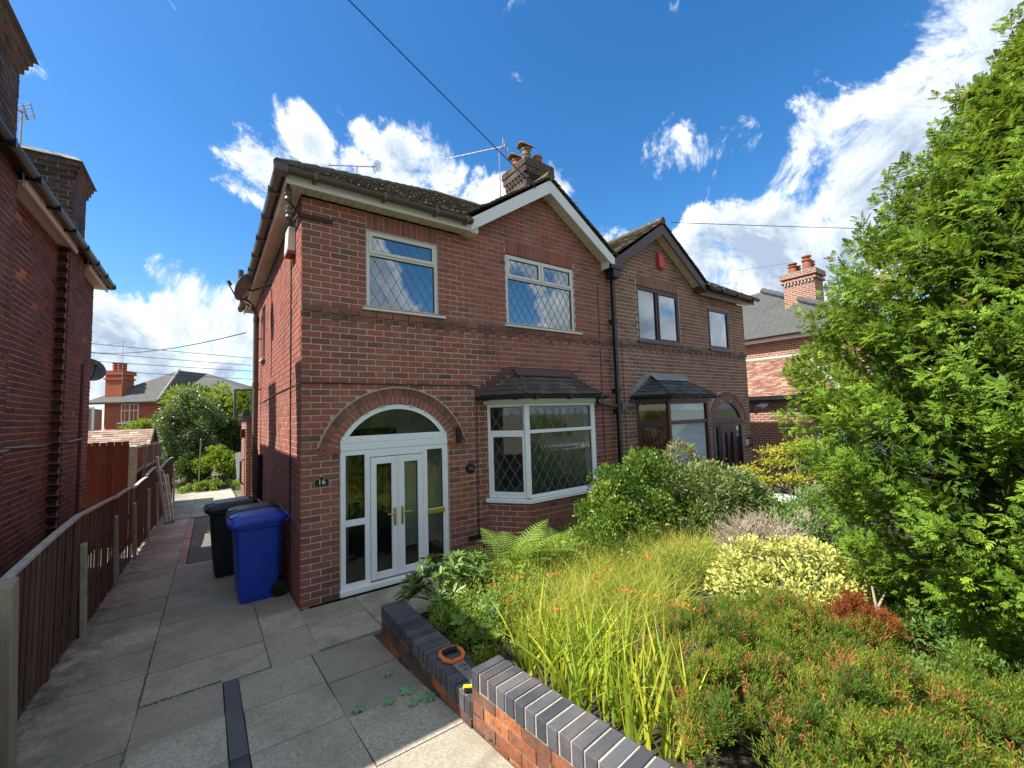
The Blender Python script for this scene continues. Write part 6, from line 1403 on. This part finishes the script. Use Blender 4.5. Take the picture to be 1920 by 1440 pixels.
def fern(label, c, nf, L, tint, rz=0.0, amin=0, amax=6.283, lift=1.0):
    z = SZ(*c); t = thing('fern', label, 'fern', (*c, z)); P, D, N, Ls, Ws, Tt = [], [], [], [], [], []; mb = MB()
    for k in range(nf):
        a = amin+(amax-amin)*(k+R.random()*.6)/nf; l = L*R.uniform(.75, 1.1); out = Vector((math.cos(a), math.sin(a), 0)); pts = []; el = R.uniform(1.0, 1.35)*lift
        p = Vector((c[0], c[1], z)); ns = 26
        for i in range(ns+1):
            pts.append(p.copy()); e = el-1.35*(i/ns)**1.4; p = p+(out*math.cos(e)+Vector((0, 0, math.sin(e))))*l/ns
        mb.tube(pts[::4]+[pts[-1]], [.004]*len(pts[::4])+[.001], 4, False)
        for i in range(3, ns):
            f = i/ns; d = (pts[i+1]-pts[i]).normalized(); sd = d.cross(Vector((0, 0, 1))).normalized(); nn = sd.cross(d); pl = l*.20*math.sin(math.pi*min(1, f*.92+.1))**.8*(1 if f > .2 else .7)
            for sg in (-1, 1): P.append(pts[i]); D.append(sd*sg+d*.45-nn*.12); N.append(nn); Ls.append(pl); Ws.append(max(.010, l/ns*.72)); Tt.append(tint+R.uniform(-.15, .25))
    V, Fc = [], []
    for i in range(5):   # a toothed pinna
        q = len(V); y = i/5; w = .5*(1-.8*y); V += [(0, y, 0), (w, y+.10, 0), (w*.55, y+.22, 0), (0, y+.22, 0), (-w*.55, y+.22, 0), (-w, y+.10, 0)]; Fc += [(q, q+1, q+2, q+3), (q, q+3, q+4, q+5)]
    scatter('fronds', np.array([list(v) for v in P]), np.array([list(v) for v in D]), np.array([list(v) for v in N]), Ls, Ws, (np.array(V), np.array(Fc)), Tt, 'lf_fern', t); mb.build('stalks', 'lf_fern', t, 'stuff')
fern('sunlit fern with arching fronds below the bay window', (1.95, -1.60), 13, 1.0, .70, 0, 0, 6.283, 1.05)  # bright leaf tint carries the sunlight on this fern
fern('second bright fern crowding the sunlit arching fern', (2.35, -1.55), 10, .9, .6)
fern('shaded dark fern at the foot of the glossy shrub', (3.0, -1.15), 14, .78, .1)  # dark leaf tint carries the shade this fern stands in
fern('drooping fern between the glossy shrub and the straw coloured grass', (3.2, -1.68), 12, .60, .25)
def broad_leaves():
    c = (1.02, -2.42); t = thing('broad_leaved_plant', 'plant with a few broad lobed leaves next to the saw', 'plant', (*c, SZ(*c))); mb = MB()
    for k in range(12):
        p = Vector((c[0]+R.uniform(-.16, .22), c[1]+R.uniform(-.22, .2), SZ(*c)+R.uniform(.06, .26))); s = R.uniform(.055, .10); nrm_ = Vector((R.uniform(-.6, .1), R.uniform(-.6, .2), 1)).normalized(); x = nrm_.cross(Vector((0, 1, .1))).normalized(); y = nrm_.cross(x); m = MB(); m.cur = R.random(); n = 20; pts = []
        for i in range(n): a = 2*math.pi*i/n; rr = s*(.78+.22*math.cos(5*a)); pts.append(p+x*rr*math.cos(a)+y*rr*math.sin(a)+nrm_*(.012*math.cos(5*a)))
        m.add([p-nrm_*.012]+pts, [(0, i+1, (i+1) % n+1) for i in range(n)]); m.build('leaf', 'lf_hebe', t); mb.tube([(c[0], c[1], SZ(*c)), p], .003, 4, False)
    mb.build('stalks', 'lf_hebe', t, 'stuff')
broad_leaves()
shrub('weedy_plants', 'small trailing weeds filling the bed just behind the low coping', 'plants', (.98, -2.35, .30), (.26, .70, .16), (.95, -2.3, SZ(.95, -2.3)), 50, 3400, .10, 'lf_weed', .030, .015, LEAF, .05, .5, .5)
shrub('ground_ivy', 'dark ground ivy under the skirt of the conifer', 'plants', (3.75, -4.15, .46), (.7, .55, .14), (3.7, -4.2, SZ(3.7, -4.2)), 60, 4600, .14, 'lf_hebe', .05, .035, LEAF, .02, .4, .5)
shrub('ground_ivy', 'low green ground cover between the olive shrub and the bare bush', 'plants', (4.7, -2.95, .40), (.8, .45, .16), (4.7, -2.95, SZ(4.7, -2.9)), 50, 3800, .14, 'lf_weed', .04, .022, LEAF, .05, .5, .5)
def wall_weed(label, x, y, n, s):
    z = gz(y); t = thing('weed', label, 'weed', (x, y, z)); P = np.array([[x, y, z]]*n)+rnd(n)*.012; D = rnd(n)+[-.3, -.2, 1.1]; scatter('leaves', P, D, rnd(n), NR.uniform(.6, 1.2, n)*s, s*.3, LEAF, NR.random(n), 'lf_weed', t)
wall_weed('tiny weed sprouting at the foot of the stepped wall', .50, -3.42, 7, .06); wall_weed('taller weed growing from the joint below the stepped coping', .50, -3.92, 9, .11)
# moss and weeds in the slab joints
def joint_moss():
    n = 1100; P = []
    for _ in range(n):
        k = R.random()
        if k < .45: x, y = -1.31+R.gauss(0, .006), R.uniform(-2.6, .2)
        elif k < .7: x, y = R.uniform(-1.31, -.77), -1.17+R.gauss(0, .006)
        elif k < .85: x, y = -.42+R.gauss(0, .006), R.uniform(-1.2, .4)
        else: x, y = -1.93+R.gauss(0, .03), R.uniform(-2.0, 9)
        P.append((x, y, gz(y)-.004))
    P = np.array(P); scatter('joint_moss', P, rnd(n)*.8+[0, 0, 1], rnd(n), .014, .008, DIAM, NR.random(n)*.6, 'lf_weed', None)
    o = bpy.data.objects['joint_moss']; tag(o, 'thin moss and weeds in the joints of the paving slabs', 'moss')
joint_moss()
# --- trees at the end of the path and beyond
def tree(name, label, base, c, r, m, n, rc, mat, L, W, trunk=.12, group='trees at the end of the path', tb=.05, cv=.45, depth=.45, flat=1.0):
    t = thing(name, label, 'tree', base, group); P, o, ix, d, cc = clumps(c, r, m, n, rc, False, depth, flat); n = len(P); D = unit(o*.6+rnd(n)*.7+[0, 0, .1]); N = rnd(n)*.8+[0, 0, .9]; k = NR.random(m)*cv
    scatter('crown', P, D, N, L*NR.uniform(.7, 1.3, n), W*NR.uniform(.7, 1.3, n), LEAF, tb+k[ix]+(1-tb-cv)*NR.random(n), mat, t); mb = MB(); top = Vector(c)+Vector((0, 0, r[2]*.4)); b = Vector(base)
    mb.tube([b, b+(top-b)*.5+Vector((.05, .1, 0)), top], [trunk, trunk*.7, trunk*.2], 8); mb.build('trunk', 'bark', t); lm = MB(); stems(lm, b+(top-b)*.35, [cc[i] for i in range(0, m, 3)], trunk*.4, .01, .15, 4, 5); lm.build('limbs', 'bark', t, 'stuff')
tree('garden_tree', 'dense grey green ivy clad tree in the middle of the clump', (-1.7, 21.5, -1), (-1.7, 21.5, 1.75), (1.35, 1.2, 2.0), 120, 15000, .42, 'lf_tree_a', .13, .085)
tree('garden_tree', 'light green maple spreading towards the orange brick house', (-3.2, 23.5, -1), (-3.0, 23.5, 1.6), (1.7, 1.3, 1.1), 70, 7000, .40, 'lf_tree_b', .17, .09, flat=.6)
tree('garden_tree', 'taller yellow green tree rising behind the ivy clad tree', (-.9, 25.5, -1), (-.9, 25.5, 2.6), (2.2, 1.6, 1.9), 130, 13000, .5, 'lf_tree_b', .19, .10, flat=.8)
tree('garden_tree', 'light yellow green tree next to the orange brick outbuilding', (1.6, 24.5, -1), (1.3, 24.5, 2.2), (1.7, 1.5, 2.0), 100, 10000, .45, 'lf_tree_b', .18, .10, flat=.8)
tree('dark_conifer', 'dark drooping conifer half hidden among the lighter trees', (.25, 22.5, -1), (.2, 22.3, .9), (.95, .8, 1.5), 60, 6000, .35, 'lf_dark', .22, .05)
shrub('garden_bush', 'bright green broad leaved bush where the path ends', 'bush', (-.55, 19.9, -.15), (1.0, .7, .95), (-.5, 19.9, -1), 60, 6500, .3, 'lf_tree_b', .12, .09, LEAF, .1, .5, .35)
shrub('garden_bush', 'dark ivy bush at the foot of the ivy clad tree', 'bush', (-1.7, 20.2, -.3), (.75, .7, .9), (-1.7, 20.2, -1), 40, 4200, .28, 'lf_dark', .11, .08, LEAF, .2, .5, .35)
shrub('garden_bush', 'low weeds spilling onto the end of the slabs', 'bush', (-.6, 18.8, -.85), (1.3, .4, .28), (-.6, 18.8, -.98), 40, 2600, .16, 'lf_weed', .09, .05, LEAF, .2, .5, .4)
shrub('garden_bush', 'dark bush in the shade beside the white board', 'bush', (.9, 20.0, -.2), (.8, .6, .9), (.9, 20, -1), 40, 4000, .3, 'lf_dark', .12, .08, LEAF, .1, .5, .35)
post('thin weathered pole standing among the bushes', -1.25, 18.7, 2.45, .05, 'post_wood', None, .06)
# hedge and street trees behind the camera, mirrored in the glass
for i, (x, y, rx) in enumerate(((2.5, -8.6, 2.3), (-4.0, -8.8, 2.0), (9.5, -8.8, 2.2))):
    shrub('front_hedge', ('hedge along the street pavement facing the white door', 'hedge along the street pavement facing the side path', 'hedge along the street pavement facing the brown door')[i], 'hedge', (x, y, 1.2), (rx, .45, .75), (x, y, .6), 60, 5000, .3, 'lf_tree_b', .09, .06, LEAF, .1, .5, .3)
tree('street_tree', 'street tree across the road, mirrored in the porch glass', (-1, -19.5, .6), (-1, -19.5, 5.2), (3.2, 2.5, 3.0), 90, 9000, .7, 'lf_tree_b', .30, .2, .2, 'street trees')
tree('street_tree', 'darker street tree across the road, mirrored in the bay panes', (5.5, -19, .6), (5.5, -19, 4.2), (2.2, 2.0, 2.4), 70, 7000, .6, 'lf_tree_a', .30, .2, .2, 'street trees')
